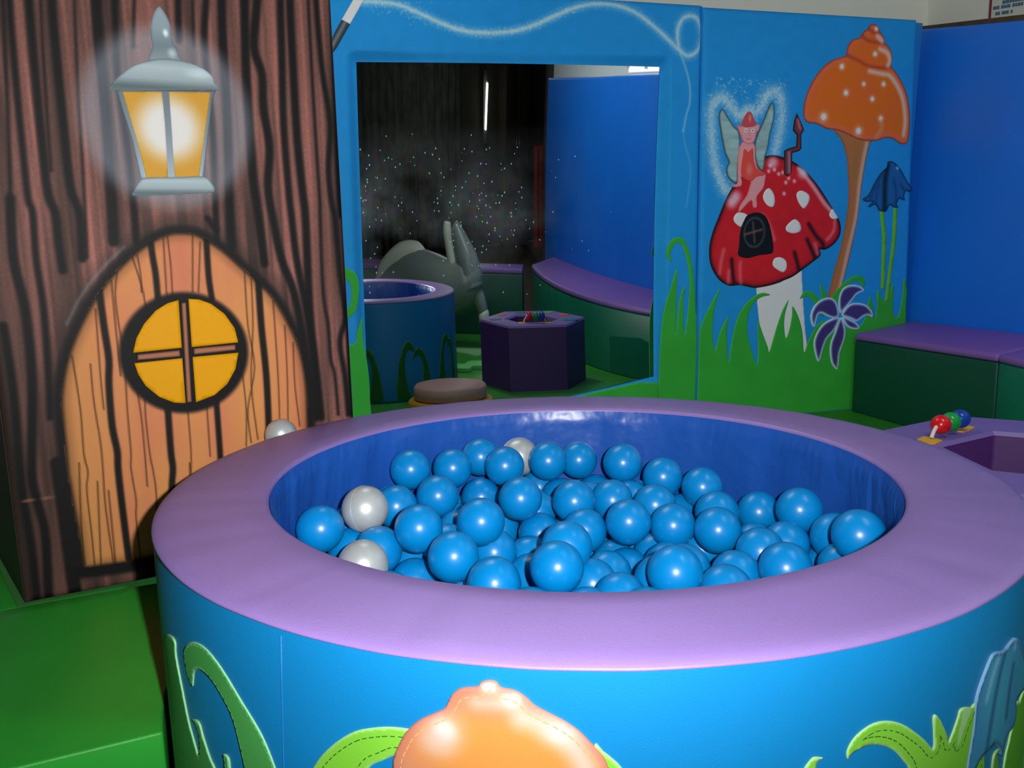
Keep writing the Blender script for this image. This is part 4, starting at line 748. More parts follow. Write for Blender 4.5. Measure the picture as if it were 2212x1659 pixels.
# liner with gathers hanging from the rim
nl = 40; zs = np.linspace(0.2, HR - .009, nl); V = []
A3 = np.linspace(0, 2 * np.pi, 720, endpoint=False)
for z_ in zs:
    t_ = (z_ - 0.2) / (HR - .012 - .2)
    a_ = A3 + 0.02 * np.sin(z_ * 20 + A3 * 3)
    fold = vnoise(a_ * 7, np.full_like(a_, z_ * 2.0), 91) * 0.6 + vnoise(a_ * 16 + 3 * z_, np.full_like(a_, z_ * 5), 92) * 0.35 * t_ ** 1.2 + vnoise(a_ * 45 + 6 * z_, np.full_like(a_, z_ * 11), 93) * 0.3 * t_ ** 5
    fold = fold * np.clip((1 - t_) / 0.06, 0, 1)
    r_ = RIN - 0.0006 - 0.0110 * np.clip(fold, 0, 1)
    V.append(np.stack([PC[0] + r_ * np.cos(A3), PC[1] + r_ * np.sin(A3), np.full_like(A3, z_)], -1))
V = np.array(V); n1, n2 = V.shape[:2]; F = [[i * n2 + j, (i + 1) * n2 + j, (i + 1) * n2 + (j + 1) % n2, i * n2 + (j + 1) % n2] for i in range(n1 - 1) for j in range(n2)]
fast_mesh('liner', V.reshape(-1, 3), np.array(F), liner_m, pit)
lathe('base_pad', [(0.0, 0.239), (0.55, 0.239), (0.58, 0.20), (0.735, 0.01)], (PC[0], PC[1], 0), liner_m, pit, 96)
# appliques on the outside
PG = 0.72
PIT.g = PG
def plime(c1, c2, st_=(60, 90, 30), edge=(180, 230, 170)):
    def f(c, P):
        c.C[:] = c1; c.mix(np.arange(len(c.U)), c2, vnoise(c.U * 9, c.V * 9, 101)); c.edge(P, .0035, edge, .8)
    return f
DG = plime((76, 170, 84), (84, 178, 92), (140, 200, 150), (150, 214, 170)); LG = plime((126, 206, 58), (138, 214, 70))
TD = mat('dark_green_thread', (44, 84, 30), .7); TL_ = mat('pale_green_thread', (120, 190, 140), .7); TO = mat('gold_thread', (214, 150, 80), .7)
motif('grass_curl', PIT, [(-0.6352,0.4022),(-0.6501,0.411),(-0.6594,0.437),(-0.65,0.4541),(-0.6229,0.4715),(-0.59,0.4784),(-0.5608,0.4732),(-0.5317,0.4581),(-0.4989,0.4322),(-0.4721,0.4096),(-0.4569,0.3905),(-0.443,0.3638),(-0.4224,0.3122),(-0.4102,0.2422),(-0.4968,0.2028),(-0.503,0.2787),(-0.5071,0.339),(-0.512,0.3622),(-0.5235,0.3983),(-0.5419,0.4193),(-0.5672,0.4354),(-0.5919,0.4404),(-0.6092,0.4372),(-0.623,0.4285),(-0.6294,0.414)], DG, pit, .0015, .004, True, 3, stitch=(.004, TL_))
motif('grass', PIT, [(-0.7603,0.4265),(-0.7156,0.4457),(-0.695,0.4435),(-0.6974,0.4218),(-0.6837,0.3858),(-0.6647,0.3386),(-0.6487,0.3155),(-0.6354,0.2996),(-0.6258,0.329),(-0.6347,0.3468),(-0.6502,0.3472),(-0.6232,0.356),(-0.6118,0.3381),(-0.5939,0.3139),(-0.5836,0.3054),(-0.5696,0.2741),(-0.5544,0.3237),(-0.5559,0.3383),(-0.5417,0.3384),(-0.539,0.3148),(-0.5248,0.2687),(-0.5228,0.1896),(-0.8141,0.0057),(-0.815,0.1362),(-0.7644,0.2595),(-0.761,0.3213),(-0.7524,0.3841)], DG, pit, .0022, .004, True, 3, stitch=(.004, TL_))
motif('grass_curl', PIT, [(-0.2414,0.4637),(-0.2487,0.4662),(-0.2672,0.4646),(-0.2852,0.4605),(-0.3136,0.4498),(-0.3391,0.4314),(-0.3611,0.4098),(-0.3791,0.3854),(-0.3988,0.3498),(-0.4122,0.2976),(-0.3264,0.3271),(-0.3187,0.3701),(-0.2998,0.4075),(-0.2806,0.4216),(-0.2634,0.4318),(-0.247,0.435)], LG, pit, .0015, .004, True, 3, stitch=(.010, TD))
motif('grass', PIT, [(-0.0441,0.4684),(-0.0349,0.4604),(-0.0276,0.4543),(-0.0156,0.4412),(-0.0034,0.4151),(0.0023,0.3733),(-0.0315,0.3736),(-0.0406,0.4235)], LG, pit, .0015, .004, True, 3, stitch=(.010, TD))
ORC = [(-0.2665,0.4151),(-0.2645,0.4315),(-0.2572,0.448),(-0.2477,0.4647),(-0.2323,0.4799),(-0.2154,0.4899),(-0.2029,0.4979),(-0.1975,0.5078),(-0.1922,0.5167),(-0.1822,0.5236),(-0.1665,0.5267),(-0.1615,0.5322),(-0.1529,0.535),(-0.1453,0.5337),(-0.1407,0.528),(-0.1266,0.5261),(-0.1156,0.5199),(-0.1064,0.5114),(-0.0954,0.505),(-0.077,0.4958),(-0.0606,0.4843),(-0.0478,0.4704),(-0.0368,0.4584),(-0.0313,0.4482),(-0.0276,0.4318),(-0.0332,0.4112),(-0.0594,0.4044),(-0.1161,0.3947),(-0.1747,0.3877),(-0.2367,0.3811),(-0.2646,0.3882)]
Kp = 0.00068
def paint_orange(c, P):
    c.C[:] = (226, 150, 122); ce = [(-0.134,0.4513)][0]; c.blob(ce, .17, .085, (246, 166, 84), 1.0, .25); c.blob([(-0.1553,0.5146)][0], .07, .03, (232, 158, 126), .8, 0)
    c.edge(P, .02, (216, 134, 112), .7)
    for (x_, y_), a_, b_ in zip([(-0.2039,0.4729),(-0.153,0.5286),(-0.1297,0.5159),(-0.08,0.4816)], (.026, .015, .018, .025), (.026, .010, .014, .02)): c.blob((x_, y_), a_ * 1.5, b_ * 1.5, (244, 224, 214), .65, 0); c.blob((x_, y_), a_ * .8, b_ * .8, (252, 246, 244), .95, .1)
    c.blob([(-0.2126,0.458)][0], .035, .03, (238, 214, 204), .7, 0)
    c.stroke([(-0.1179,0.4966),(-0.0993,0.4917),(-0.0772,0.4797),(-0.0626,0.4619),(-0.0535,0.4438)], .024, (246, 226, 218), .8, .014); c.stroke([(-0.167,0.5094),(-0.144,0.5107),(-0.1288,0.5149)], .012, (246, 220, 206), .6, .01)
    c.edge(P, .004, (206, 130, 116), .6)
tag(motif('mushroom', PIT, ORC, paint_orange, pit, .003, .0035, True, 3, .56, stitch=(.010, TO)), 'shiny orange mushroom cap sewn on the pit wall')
motif('mushroom_stem', PIT, [(-0.1746,0.392),(-0.116,0.3989),(-0.1205,0.3689),(-0.1116,0.327),(-0.185,0.3168),(-0.1715,0.3625)], flatp((206, 150, 110)), pit, .0022, .006, False)
motif('grass', PIT, [(0.2403,0.4191),(0.2382,0.4284),(0.2437,0.4395),(0.2554,0.449),(0.274,0.4548),(0.294,0.4525),(0.3154,0.4433),(0.3347,0.4293),(0.3554,0.4116),(0.3722,0.3945),(0.3712,0.4151),(0.3682,0.4347),(0.3731,0.4375),(0.385,0.4236),(0.3983,0.4017),(0.4015,0.3932),(0.4075,0.4014),(0.4171,0.4186),(0.4208,0.4277),(0.4306,0.428),(0.4473,0.4216),(0.4297,0.4254),(0.4266,0.4168),(0.4218,0.3844),(0.4314,0.4018),(0.4445,0.4194),(0.4544,0.4248),(0.4725,0.4167),(0.4865,0.3653),(0.4976,0.2977),(0.5021,0.231),(0.3458,0.2995),(0.3376,0.3611),(0.3311,0.3836),(0.3228,0.3946),(0.3091,0.41),(0.2945,0.4211),(0.2774,0.4284),(0.2628,0.4301),(0.249,0.4273),(0.2423,0.4234)], LG, pit, .0015, .004, True, 3, stitch=(.010, TD))
motif('grass', PIT, [(0.1762,0.4034),(0.1851,0.4208),(0.1918,0.4288),(0.1972,0.4318),(0.2088,0.4281),(0.2017,0.4269),(0.1986,0.4181),(0.1973,0.3992)], LG, pit, .0015, .004, True, 3, stitch=(.010, TD))
motif('grass', PIT, [(0.5643,0.2889),(0.5762,0.3178),(0.5885,0.3384),(0.5983,0.3521),(0.5992,0.3682),(0.6201,0.3605),(0.6325,0.365),(0.6476,0.3666),(0.6586,0.3718),(0.7362,0.2635),(0.733,0.1933),(0.7294,0.1039),(0.573,0.1934)], plime((96, 170, 44), (104, 178, 50)), pit, .0018, .005, True, 3, 1.0)
motif('grass', PIT, [(0.5208,0.303),(0.5202,0.3257),(0.5304,0.3307),(0.5439,0.3262),(0.5335,0.3245),(0.5382,0.311),(0.5442,0.2919)], plime((110, 186, 60), (120, 192, 66)), pit, .0018, .005, True, 3)
def paint_bell2(c, P):
    c.C[:] = (52, 112, 166); c.mix(np.arange(len(c.U)), (60, 140, 168), vnoise(c.U * 26, c.V * 5, 111)); c.edge(P, .008, (44, 74, 112), .8); c.edge(P, .003, (120, 160, 190), .7)
    for a_ in ([(0.526,0.4656),(0.5153,0.4465),(0.5044,0.4122),(0.4974,0.3763),(0.4906,0.3402)], [(0.561,0.4356),(0.5543,0.4082),(0.5501,0.3701)]): c.stroke(a_, .010, (36, 72, 118), .8, .006)
    for a_ in ([(0.5049,0.4655),(0.4918,0.4474),(0.4807,0.4212)], [(0.5637,0.4706),(0.5617,0.4604)]): c.stroke(a_, .008, (126, 172, 196), .8, .006)
tag(motif('bluebell', PIT, [(0.5631,0.4732),(0.5831,0.4612),(0.6025,0.4417),(0.6198,0.4218),(0.6357,0.3987),(0.6437,0.3717),(0.6221,0.3738),(0.6029,0.3748),(0.5917,0.3748),(0.5985,0.3553),(0.5911,0.3389),(0.5594,0.3386),(0.5514,0.326),(0.546,0.3163),(0.536,0.3314),(0.5163,0.3465),(0.5026,0.3461),(0.4836,0.3447),(0.4723,0.3402),(0.462,0.3321),(0.4437,0.3366),(0.4442,0.3427),(0.4503,0.3767),(0.4537,0.4011),(0.4542,0.4264),(0.4601,0.4421),(0.4718,0.459),(0.4818,0.4705),(0.49,0.4766),(0.5031,0.4756),(0.5233,0.47),(0.5438,0.4731)], paint_bell2, pit, .003, .0035, True, 3, 1.15), 'drooping blue bellflower sewn on the pit wall')
# the same grass goes on round the far side, towards the mirror
DG2 = plime((36, 108, 44), (42, 114, 48), (60, 130, 70), (80, 150, 90))
for a0_, fl_, hh in ((2.35, 1, .30), (2.62, -1, .33), (2.9, 1, .28), (3.2, -1, .32), (3.5, 1, .30), (3.85, -1, .27), (2.05, -1, .26), (4.2, 1, .31)):
    u0 = a0_ * PR; c_ = [(-.05, .02), (-.045, .12), (-.02, .22), (.02, .29), (.07, .315), (.11, .29), (.125, .25), (.10, .265), (.065, .268), (.035, .235), (.03, .16), (.05, .06), (.075, .02)]
    motif('grass_curl', PIT, [(u0 + fl_ * x_, z_ * hh / .3) for x_, z_ in (c_ if fl_ > 0 else c_[::-1])], DG2, pit, .002, .012, True, 3)
# vertical seam in the blue cover
sm_ = [(-0.4161,0.5426),(-0.4209,0.4788),(-0.4285,0.369)]
tube('seam', [tuple(PIT.w(u_, v_, .0003)) for u_, v_ in sm_ + [(sm_[-1][0], .02)]], .0008, mat('seam_thread', (14, 96, 160), .6), pit, 6)

# ------------------------------------------------------------------ balls
ball_blue = mat('blue_ball_plastic', (0, 138, 214), 0.32, 0.74, spec=0.45); ball_silver = mat('pearl_silver_plastic', (176, 182, 184), 0.38, 1.0, metal=0.35, spec=0.5)
def ball_mesh(name, r, m):
    V = [(0, 0, r)]; F = []; ns, nr = 40, 20
    for i in range(1, nr):
        th = math.pi * i / nr
        for j in range(ns):
            a = 2 * math.pi * j / ns; V.append((r * math.sin(th) * math.cos(a), r * math.sin(th) * math.sin(a), r * math.cos(th)))
    V.append((0, 0, -r))
    for j in range(ns):
        F.append([0, 1 + j, 1 + (j + 1) % ns]); b_ = 1 + (nr - 2) * ns; F.append([len(V) - 1, b_ + (j + 1) % ns, b_ + j])
    for i in range(nr - 2):
        for j in range(ns):
            a = 1 + i * ns; F.append([a + j, a + ns + j, a + ns + (j + 1) % ns, a + (j + 1) % ns])
    me = bpy.data.meshes.new(name); me.from_pydata(V, [], F); me.materials.append(m); me.polygons.foreach_set('use_smooth', [True] * len(me.polygons)); return me
BR = 0.0474
mb = ball_mesh('plastic_ball', BR, ball_blue); ms = ball_mesh('silver_ball', BR, ball_silver)
def ring_mesh(r, t):
    V = []; F = []; n, k = 48, 6
    for i in range(n):
        a = 2 * math.pi * i / n
        for j in range(k):
            b_ = 2 * math.pi * j / k; V.append(((r + t * math.cos(b_)) * math.cos(a), (r + t * math.cos(b_)) * math.sin(a), t * math.sin(b_)))
    for i in range(n):
        for j in range(k): F.append([i * k + j, ((i + 1) % n) * k + j, ((i + 1) % n) * k + (j + 1) % k, i * k + (j + 1) % k])
    me = bpy.data.meshes.new('mould_seam'); me.from_pydata(V, [], F); me.materials.append(ball_silver); me.polygons.foreach_set('use_smooth', [True] * len(me.polygons)); return me
mr = ring_mesh(BR, 0.0005)
BALLS = [(-0.2434,1.8891,0.4637,0),(-0.1477,1.9315,0.453,0),(-0.0826,2.0006,0.461,0),(0.0141,2.0319,0.4519,1),(-0.0223,1.927,0.4566,0),(0.0836,1.9669,0.4563,0),(0.1644,2.0415,0.4364,0),(-0.1717,1.7821,0.4305,0),(-0.261,1.7514,0.4181,0),(-0.2855,1.8398,0.3923,0),(-0.3041,1.6178,0.4578,1),(-0.3858,1.5713,0.4339,0),(-0.3552,1.7122,0.3859,0),(-0.081,1.9206,0.3817,0),(0.0125,1.7325,0.4362,0),(0.1308,1.7593,0.4183,0),(-0.1882,1.5454,0.4395,0),(-0.0674,1.5579,0.4458,0),(-0.1523,1.8353,0.3539,0),(-0.1547,1.9618,0.331,0),(-0.1145,1.4459,0.4185,0),(-0.0448,1.6028,0.3649,0),(-0.2707,1.5564,0.3931,0),(-0.3369,1.6203,0.3684,0),(-0.2846,1.4623,0.3997,1),(-0.201,1.5463,0.329,0),(-0.0393,1.3669,0.3985,0),(0.0711,1.372,0.4231,0),(0.0947,1.4642,0.4268,0),(0.0537,1.7421,0.3508,0),(0.1459,1.6728,0.3813,0),(0.1125,1.9592,0.3658,0),(0.2063,2.0362,0.351,0),(0.0617,2.0398,0.3671,0),(0.0496,1.8439,0.371,0),(0.0294,1.6521,0.3311,0),(-0.0371,1.8317,0.3328,0),(0.0307,1.5553,0.33,0),(-0.1101,1.5033,0.3159,0),(-0.0417,1.441,0.3387,0),(0.1433,1.4786,0.3461,0),(-0.2172,1.6402,0.3262,0),(0.2648,1.9549,0.45,0),(0.3551,1.9137,0.4247,0),(0.4363,1.8561,0.4147,0),(0.2215,1.8117,0.4021,0),(0.3042,1.9856,0.3488,0),(0.3119,1.7729,0.4014,0),(0.392,1.8936,0.3391,0),(0.4403,1.7324,0.3941,0),(0.5517,1.8003,0.3702,0),(0.5927,1.6556,0.422,0),(0.6294,1.556,0.3993,0),(0.2358,1.6527,0.4056,0),(0.3301,1.6598,0.3926,0),(0.4119,1.611,0.3984,0),(0.5443,1.5897,0.3729,0),(0.4741,1.5262,0.3834,0),(0.5109,1.6837,0.3388,0),(0.6187,1.5969,0.3138,0),(0.4841,1.4103,0.3969,0),(0.6059,1.6892,0.3337,0),(0.4093,1.4592,0.3639,0),(0.3234,1.5005,0.363,0),(0.2311,1.6419,0.3037,0),(0.2618,1.4283,0.371,0),(0.2156,1.7345,0.2875,0),(0.3026,1.7046,0.3131,0),(0.3046,1.5892,0.3338,0),(0.1832,1.5634,0.3285,0),(0.3945,1.6834,0.3264,0),(0.6114,1.4665,0.372,0),(0.1826,1.3765,0.3602,0),(0.2471,1.4965,0.3057,0),(0.2816,1.7976,0.3145,0),(-0.3471,1.4257,0.2875,0),(-0.3851,1.535,0.2875,0),(-0.2925,1.5965,0.2875,0),(-0.2299,1.2751,0.2875,0),(-0.2777,1.3604,0.2875,0),(-0.2151,1.4413,0.2875,0),(-0.2891,1.5013,0.2875,0),(-0.2786,1.708,0.2875,0),(-0.2282,1.7953,0.2875,0),(-0.1286,1.1018,0.2875,0),(-0.1811,1.1852,0.2875,0),(-0.1348,1.2685,0.2875,0),(-0.1751,1.3548,0.2875,0),(-0.128,1.6229,0.2875,0),(-0.175,1.7163,0.2875,0),(-0.1961,1.8879,0.2875,0),(-0.0286,1.1018,0.2875,0),(-0.081,1.1847,0.2875,0),(-0.0324,1.2669,0.2875,0),(-0.08,1.3619,0.2875,0),(-0.075,1.7062,0.2875,0),(-0.0395,1.966,0.2875,0),(0.0704,1.1013,0.2875,0),(0.0215,1.1883,0.2875,0),(0.0715,1.2735,0.2875,0),(0.0145,1.3499,0.2875,0),(0.0542,1.4365,0.2875,0),(0.0789,1.8087,0.2875,0),(0.0217,1.8914,0.2875,0),(0.0615,1.9781,0.2875,0),(0.1714,1.1018,0.2875,0),(0.1191,1.1868,0.2875,0),(0.1667,1.2694,0.2875,0),(0.1213,1.3616,0.2875,0),(0.1156,1.7067,0.2875,0),(0.1735,1.82,0.2875,0),(0.1168,1.8966,0.2875,0),(0.1627,1.9801,0.2875,0),(0.2713,1.1017,0.2875,0),(0.2208,1.1877,0.2875,0),(0.284,1.261,0.2875,0),(0.2343,1.3423,0.2875,0),(0.2194,1.9035,0.2875,0),(0.3698,1.0911,0.2875,0),(0.3315,1.1784,0.2875,0),(0.3787,1.2718,0.2875,0),(0.329,1.3531,0.2875,0),(0.3532,1.4453,0.2875,0),(0.3732,1.7946,0.2875,0),(0.3126,1.8836,0.2875,0),(0.3759,1.9721,0.2875,0),(0.4264,1.1869,0.2875,0),(0.474,1.274,0.2875,0),(0.4239,1.3619,0.2875,0),(0.4718,1.448,0.2875,0),(0.4204,1.5333,0.2875,0),(0.468,1.6159,0.2875,0),(0.4687,1.7999,0.2875,0),(0.5192,1.3605,0.2875,0),(0.569,1.4465,0.2875,0),(0.5214,1.5348,0.2875,0),(-0.3786,1.4772,0.3655,0),(-0.2784,1.3036,0.3655,0),(-0.33,1.3835,0.3712,0),(-0.1804,1.1255,0.3652,0),(-0.2287,1.2174,0.3655,0),(-0.1787,1.3028,0.3673,0),(-0.2287,1.3897,0.3668,0),(-0.0786,1.1305,0.3659,0),(-0.1338,1.2086,0.3679,0),(-0.0833,1.2893,0.3649,0),(-0.139,1.6008,0.3795,0),(-0.1237,1.7298,0.3667,0),(0.0215,1.1306,0.3655,0),(-0.0262,1.213,0.3671,0),(0.0225,1.3006,0.369,0),(0.0027,1.9653,0.373,0),(0.0697,1.0414,0.3655,0),(0.1179,1.1236,0.367,0),(0.071,1.2175,0.3655,0),(0.1179,1.3044,0.3654,0),(0.1714,1.0442,0.3655,0),(0.2218,1.1292,0.3654,0),(0.1656,1.2061,0.3684,0),(0.2151,1.2875,0.3704,0),(0.1806,1.8931,0.374,0),(0.3191,1.1281,0.3687,0),(0.2712,1.2105,0.3698,0),(0.327,1.2877,0.3685,0),(0.2727,1.347,0.4196,0),(0.2758,1.8983,0.3742,0),(0.4139,1.1189,0.3678,0),(0.3776,1.207,0.3668,0),(0.429,1.3012,0.3671,0),(0.3676,1.3739,0.3721,0),(0.4724,1.2163,0.3656,0),(0.5243,1.2979,0.3658,0),(0.5736,1.3795,0.3634,0),(0.6159,1.4166,0.4531,0)]
SL = ['silver ball half hidden behind blue balls at the back of the heap', 'whole silver ball with bright highlight at the left of the heap', 'silver ball at the left front, cut off by the purple rim']
BL = {0: 'leftmost blue ball of the highest row along the back of the heap', 1: 'blue ball in the highest back row, second from the left', 2: 'blue ball half hidden behind the back row, left of the hidden silver ball',
      4: 'blue ball directly in front of the half hidden silver ball at the back', 5: 'blue ball touching the right side of the half hidden silver ball', 6: 'blue ball at the back, second to the right of the half hidden silver ball',
      42: 'high blue ball standing alone against the back liner, right of centre', 43: 'blue ball one step down to the right of the high lone ball at the back', 44: 'blue ball two steps down to the right of the high lone ball at the back',
      50: 'left one of two blue balls side by side near the right liner', 51: 'right one of two blue balls side by side near the right liner', 52: 'rightmost blue ball of the heap, beside the purple rim',
      11: 'leftmost blue ball of the heap, tucked against the left liner', 27: 'big blue ball at the front centre of the heap, nearest the camera'}
si = 0
def silver(loc, label, rot, sc_=1.0):
    o = bpy.data.objects.new('plastic_ball', ms); col.objects.link(o); o.location = loc; o.rotation_euler = rot; o.scale = (sc_,) * 3
    tag(o, label, 'ball', 'silver balls'); r = bpy.data.objects.new('mould_seam', mr); col.objects.link(r); r.parent = o; return o
for bi, (x_, y_, z_, s_) in enumerate(BALLS):
    if s_: silver((x_, y_, z_), SL[si], (1.35, 0.15, 0.1 + si)); si += 1
    else:
        o = bpy.data.objects.new('plastic_ball', mb); col.objects.link(o); o.location = (x_, y_, z_); o.rotation_euler = (random.random() * 6, random.random() * 6, 0)
        tag(o, BL.get(bi, 'glossy blue ball packed among the others below the top back row'), 'ball', 'blue balls in the pit')

# loose silver ball jammed between the pit and the tree panel
gap_u = 0.455
LB = [(-0.5576,1.9446,0.543)][0]
silver(LB, 'lone silver ball outside the pit, wedged against the arched door', (0.9, 0.4, 0), 0.79)

# ------------------------------------------------------------------ hexagonal activity ring
TC = (1.478, 2.20); TR_, TI, TH = 0.52, 0.28, 0.38
toy = empty('activity_ring', (TC[0], TC[1], 0), 'low purple hexagonal activity ring with bead toy beside the ball pit', 'activity toy')
toy_side = mat('dark_purple_vinyl', (84, 44, 112), 0.5, 1.0, bump=0.3, bscale=30); toy_top = mat('toy_top_purple', (124, 100, 168), 0.45, 1.0, bump=0.12)
def hexp(r, a0=90): return [(TC[0] + r * math.cos(math.radians(a0 + 60 * k)), TC[1] + r * math.sin(math.radians(a0 + 60 * k))) for k in range(6)]
ho, hi_ = hexp(TR_), hexp(TI)
V = [(*p, 0) for p in ho] + [(*p, TH - .012) for p in ho] + [(*p, TH - .012) for p in hi_] + [(*p, 0.02) for p in hi_]
F = []
for i in range(6):
    j = (i + 1) % 6; F += [[i, j, 6 + j, 6 + i], [12 + i, 12 + j, 18 + j, 18 + i]]
bevel(mesh_obj('foam_wall', V, F, toy_side, toy, False), .006)
V = [(*p, TH - .012) for p in hexp(TR_ + .002)] + [(*p, TH) for p in hexp(TR_ - .008)] + [(*p, TH) for p in hexp(TI + .008)] + [(*p, TH - .012) for p in hexp(TI - .002)]
F = []
for i in range(6):
    j = (i + 1) % 6
    for k in range(3): F.append([k * 6 + i, k * 6 + j, k * 6 + 6 + j, k * 6 + 6 + i])
mesh_obj('top_cover', V, F, toy_top, toy, False)
prism('inner_floor', hexp(TI + .002), 0.0, 0.02, toy_side, toy)
# appliques on the top: coloured shapes
yellow = mat('yellow_felt', (220, 165, 30), 0.6, 1.0); teal = mat('teal_felt', (14, 120, 120), 0.5, 1.0); orange = mat('orange_felt', (220, 96, 30), 0.6, 1.0); limef = mat('lime_felt', (110, 180, 40), 0.6, 1.0)
def on_top(name, poly, m, h=.003): return prism(name, [(x_, y_) for x_, y_, *_ in poly], TH, TH + h, m, toy)
TY1 = [(1.1999,2.3959,0.383),(1.2352,2.4284,0.383),(1.2531,2.4086,0.383),(1.2634,2.3723,0.383),(1.2286,2.3412,0.383),(1.2079,2.3375,0.383)]
TY2 = [(1.3665,2.4837,0.383),(1.4167,2.5639,0.383),(1.4368,2.555,0.383),(1.4484,2.5338,0.383),(1.4129,2.4982,0.383),(1.3822,2.4757,0.383)]
on_top('yellow_tab', TY1, yellow); on_top('yellow_tab', TY2, yellow)
B0 = np.array([(1.2401,2.3913,0.386)][0]); B1 = np.array([(1.4044,2.5118,0.386)][0])
bm_ = (B0 + B1) / 2
wire = smooth_path([B0, B0 * .92 + B1 * .08 + [0, 0, .022], B0 * .78 + B1 * .22 + [0, 0, .033], B0 * .2 + B1 * .8 + [0, 0, .033], B0 * .06 + B1 * .94 + [0, 0, .022], B1], 4)
cord = tube('bead_cord', [tuple(p) for p in wire], .006, mat('white_cord', (220, 200, 190), .6), toy, 8); tag(cord, 'short white cord')
def bead(t_, c_, nm):
    p = B0 * (1 - t_) + B1 * t_ + [0, 0, .033]; m = mat('bead_' + nm, c_, 0.25)
    me = ball_mesh('bead', .029, m); o = bpy.data.objects.new('bead', me); col.objects.link(o); o.location = tuple(p); setparent(o, toy); tag(o, nm + ' wooden bead')
    o.matrix_parent_inverse = Matrix.Translation(-Vector(toy.location))
L_ = float(np.linalg.norm(B1 - B0)); stp = 0.059 / L_
bead(0.26, (206, 22, 26), 'red'); bead(0.26 + stp, (18, 150, 60), 'green'); bead(0.26 + 2 * stp, (14, 64, 160), 'blue')
def disc(name, a_, r_, s_, m):
    cxy = (TC[0] + r_ * math.cos(math.radians(a_)), TC[1] + r_ * math.sin(math.radians(a_))); prism(name, [(cxy[0] + s_ * math.cos(t * math.pi / 10), cxy[1] + s_ * .75 * math.sin(t * math.pi / 10)) for t in range(20)], TH, TH + .003, m, toy)
disc('felt_spot', 55, .385, .085, teal); disc('felt_spot', 5, .37, .06, orange); disc('felt_spot', 330, .37, .055, limef); disc('felt_spot', 285, .37, .06, teal); disc('felt_spot', 245, .37, .045, orange); disc('felt_spot', 205, .37, .06, teal)
# white crumpled cloth in the well of the ring
cl = []; n = 26; CCx, CCy = TC[0], TC[1]
V = []; F = []
for i in range(n):
    for j in range(n):
        x_ = (i / (n - 1) - .5) * .3; y_ = (j / (n - 1) - .5) * .28; rr_ = math.hypot(x_, y_) / .2
        z_ = 0.024 + 0.10 * max(0, 1 - rr_) ** .7 + 0.05 * float(vnoise(np.array([x_ * 28 + 9]), np.array([y_ * 28 + 3]), 121)[0]) * max(0, 1.1 - rr_); V.append((CCx + x_, CCy + y_, z_))
for i in range(n - 1):
    for j in range(n - 1): F.append([i * n + j, (i + 1) * n + j, (i + 1) * n + j + 1, i * n + j + 1])
cloth = mesh_obj('crumpled_cloth', V, F, mat('white_cloth', (205, 205, 190), .7, bump=.3, bscale=120))
cloth.modifiers.new('solid', 'SOLIDIFY').thickness = .002
tag(cloth, 'crumpled white cloth lying in the well of the purple ring', 'cloth')

# ------------------------------------------------------------------ things behind the pit, seen in the mirror
drum_y = mat('yellow_vinyl', (196, 150, 30), 0.5, 1.0, bump=.1); drum_p = mat('pale_pink_vinyl', (196, 150, 142), 0.5, 1.0, bump=.1)
e = empty('round_foam_stool', (0.20, 2.95, 0), 'low round foam stool with pale pink top in front of the mirror', 'stool')
lathe('yellow_base', [(0, 0.0), (.29, 0.0), (.31, .01), (.31, .075), (.30, .085), (0, .085)], (0.20, 2.95, 0), drum_y, e, 48)
lathe('pink_cushion', [(0, .086), (.25, .086), (.265, .095), (.265, .15), (.25, .163), (.15, .166), (0, .166)], (0.20, 2.95, 0), drum_p, e, 48)
leaf = smooth_loop([(-.30, -.02), (-.18, -.10), (-.05, -.05), (.08, -.12), (.24, -.08), (.30, .03), (.16, .09), (.02, .04), (-.12, .11), (-.24, .07)], 4)
thing1(prism('foam_leaf', [(1.28 + p[0] * .8, 1.22 + p[1] * 1.4) for p in leaf], 0.0, 0.03, mat('light_green_vinyl', (120, 214, 120), .5), None, .006), 'light green wavy foam leaf on the floor, seen in the mirror', 'foam shape')
# inflatable dolphin
gw = mat('inflatable_grey', (122, 132, 128), 0.35, 1.0); ww = mat('inflatable_white', (214, 214, 202), 0.32, 1.0)
dol = empty('inflatable_dolphin', (1.6, -0.2, 0), 'grey and white inflatable dolphin rearing up, seen in the mirror', 'inflatable toy')
D = [np.array(q) for q in [(0.816,-1.012,0.229),(1.032,-0.78,0.362),(1.285,-0.509,0.434),(1.523,-0.254,0.414),(1.731,-0.031,0.378),(1.892,0.142,0.429),(1.905,0.156,0.535)]]
tube('body', [tuple(p) for p in smooth_path(D, 5)], list(np.interp(np.arange(31), [0, 6, 12, 18, 24, 27, 30], [.05, .15, .20, .19, .17, .15, .10])), gw, dol, 20)
D = [np.array(q) for q in [(1.909,0.159,0.385),(1.887,0.136,0.519),(1.837,0.082,0.622),(1.786,0.028,0.723),(1.748,-0.013,0.793)]]
tube('head', [tuple(p) for p in smooth_path(D, 5)], list(np.interp(np.arange(21), [0, 5, 10, 15, 20], [.16, .14, .115, .08, .045])), gw, dol, 18)
D = [np.array(q) for q in [(1.731,-0.031,0.483),(1.717,-0.046,0.572),(1.693,-0.072,0.661),(1.678,-0.088,0.749),(1.68,-0.086,0.808)]]
tube('beak', [tuple(p) for p in smooth_path(D, 5)], list(np.interp(np.arange(21), [0, 5, 10, 15, 20], [.08, .065, .06, .06, .045])), ww, dol, 14)
D = [np.array(q) for q in [(0.902,-0.92,0.325),(1.014,-0.8,0.452),(1.195,-0.605,0.551),(1.366,-0.422,0.582),(1.505,-0.273,0.519)]]
tube('belly', [tuple(p) for p in smooth_path(D, 5)], list(np.interp(np.arange(21), [0, 5, 10, 15, 20], [.05, .10, .11, .09, .03])), ww, dol, 16)
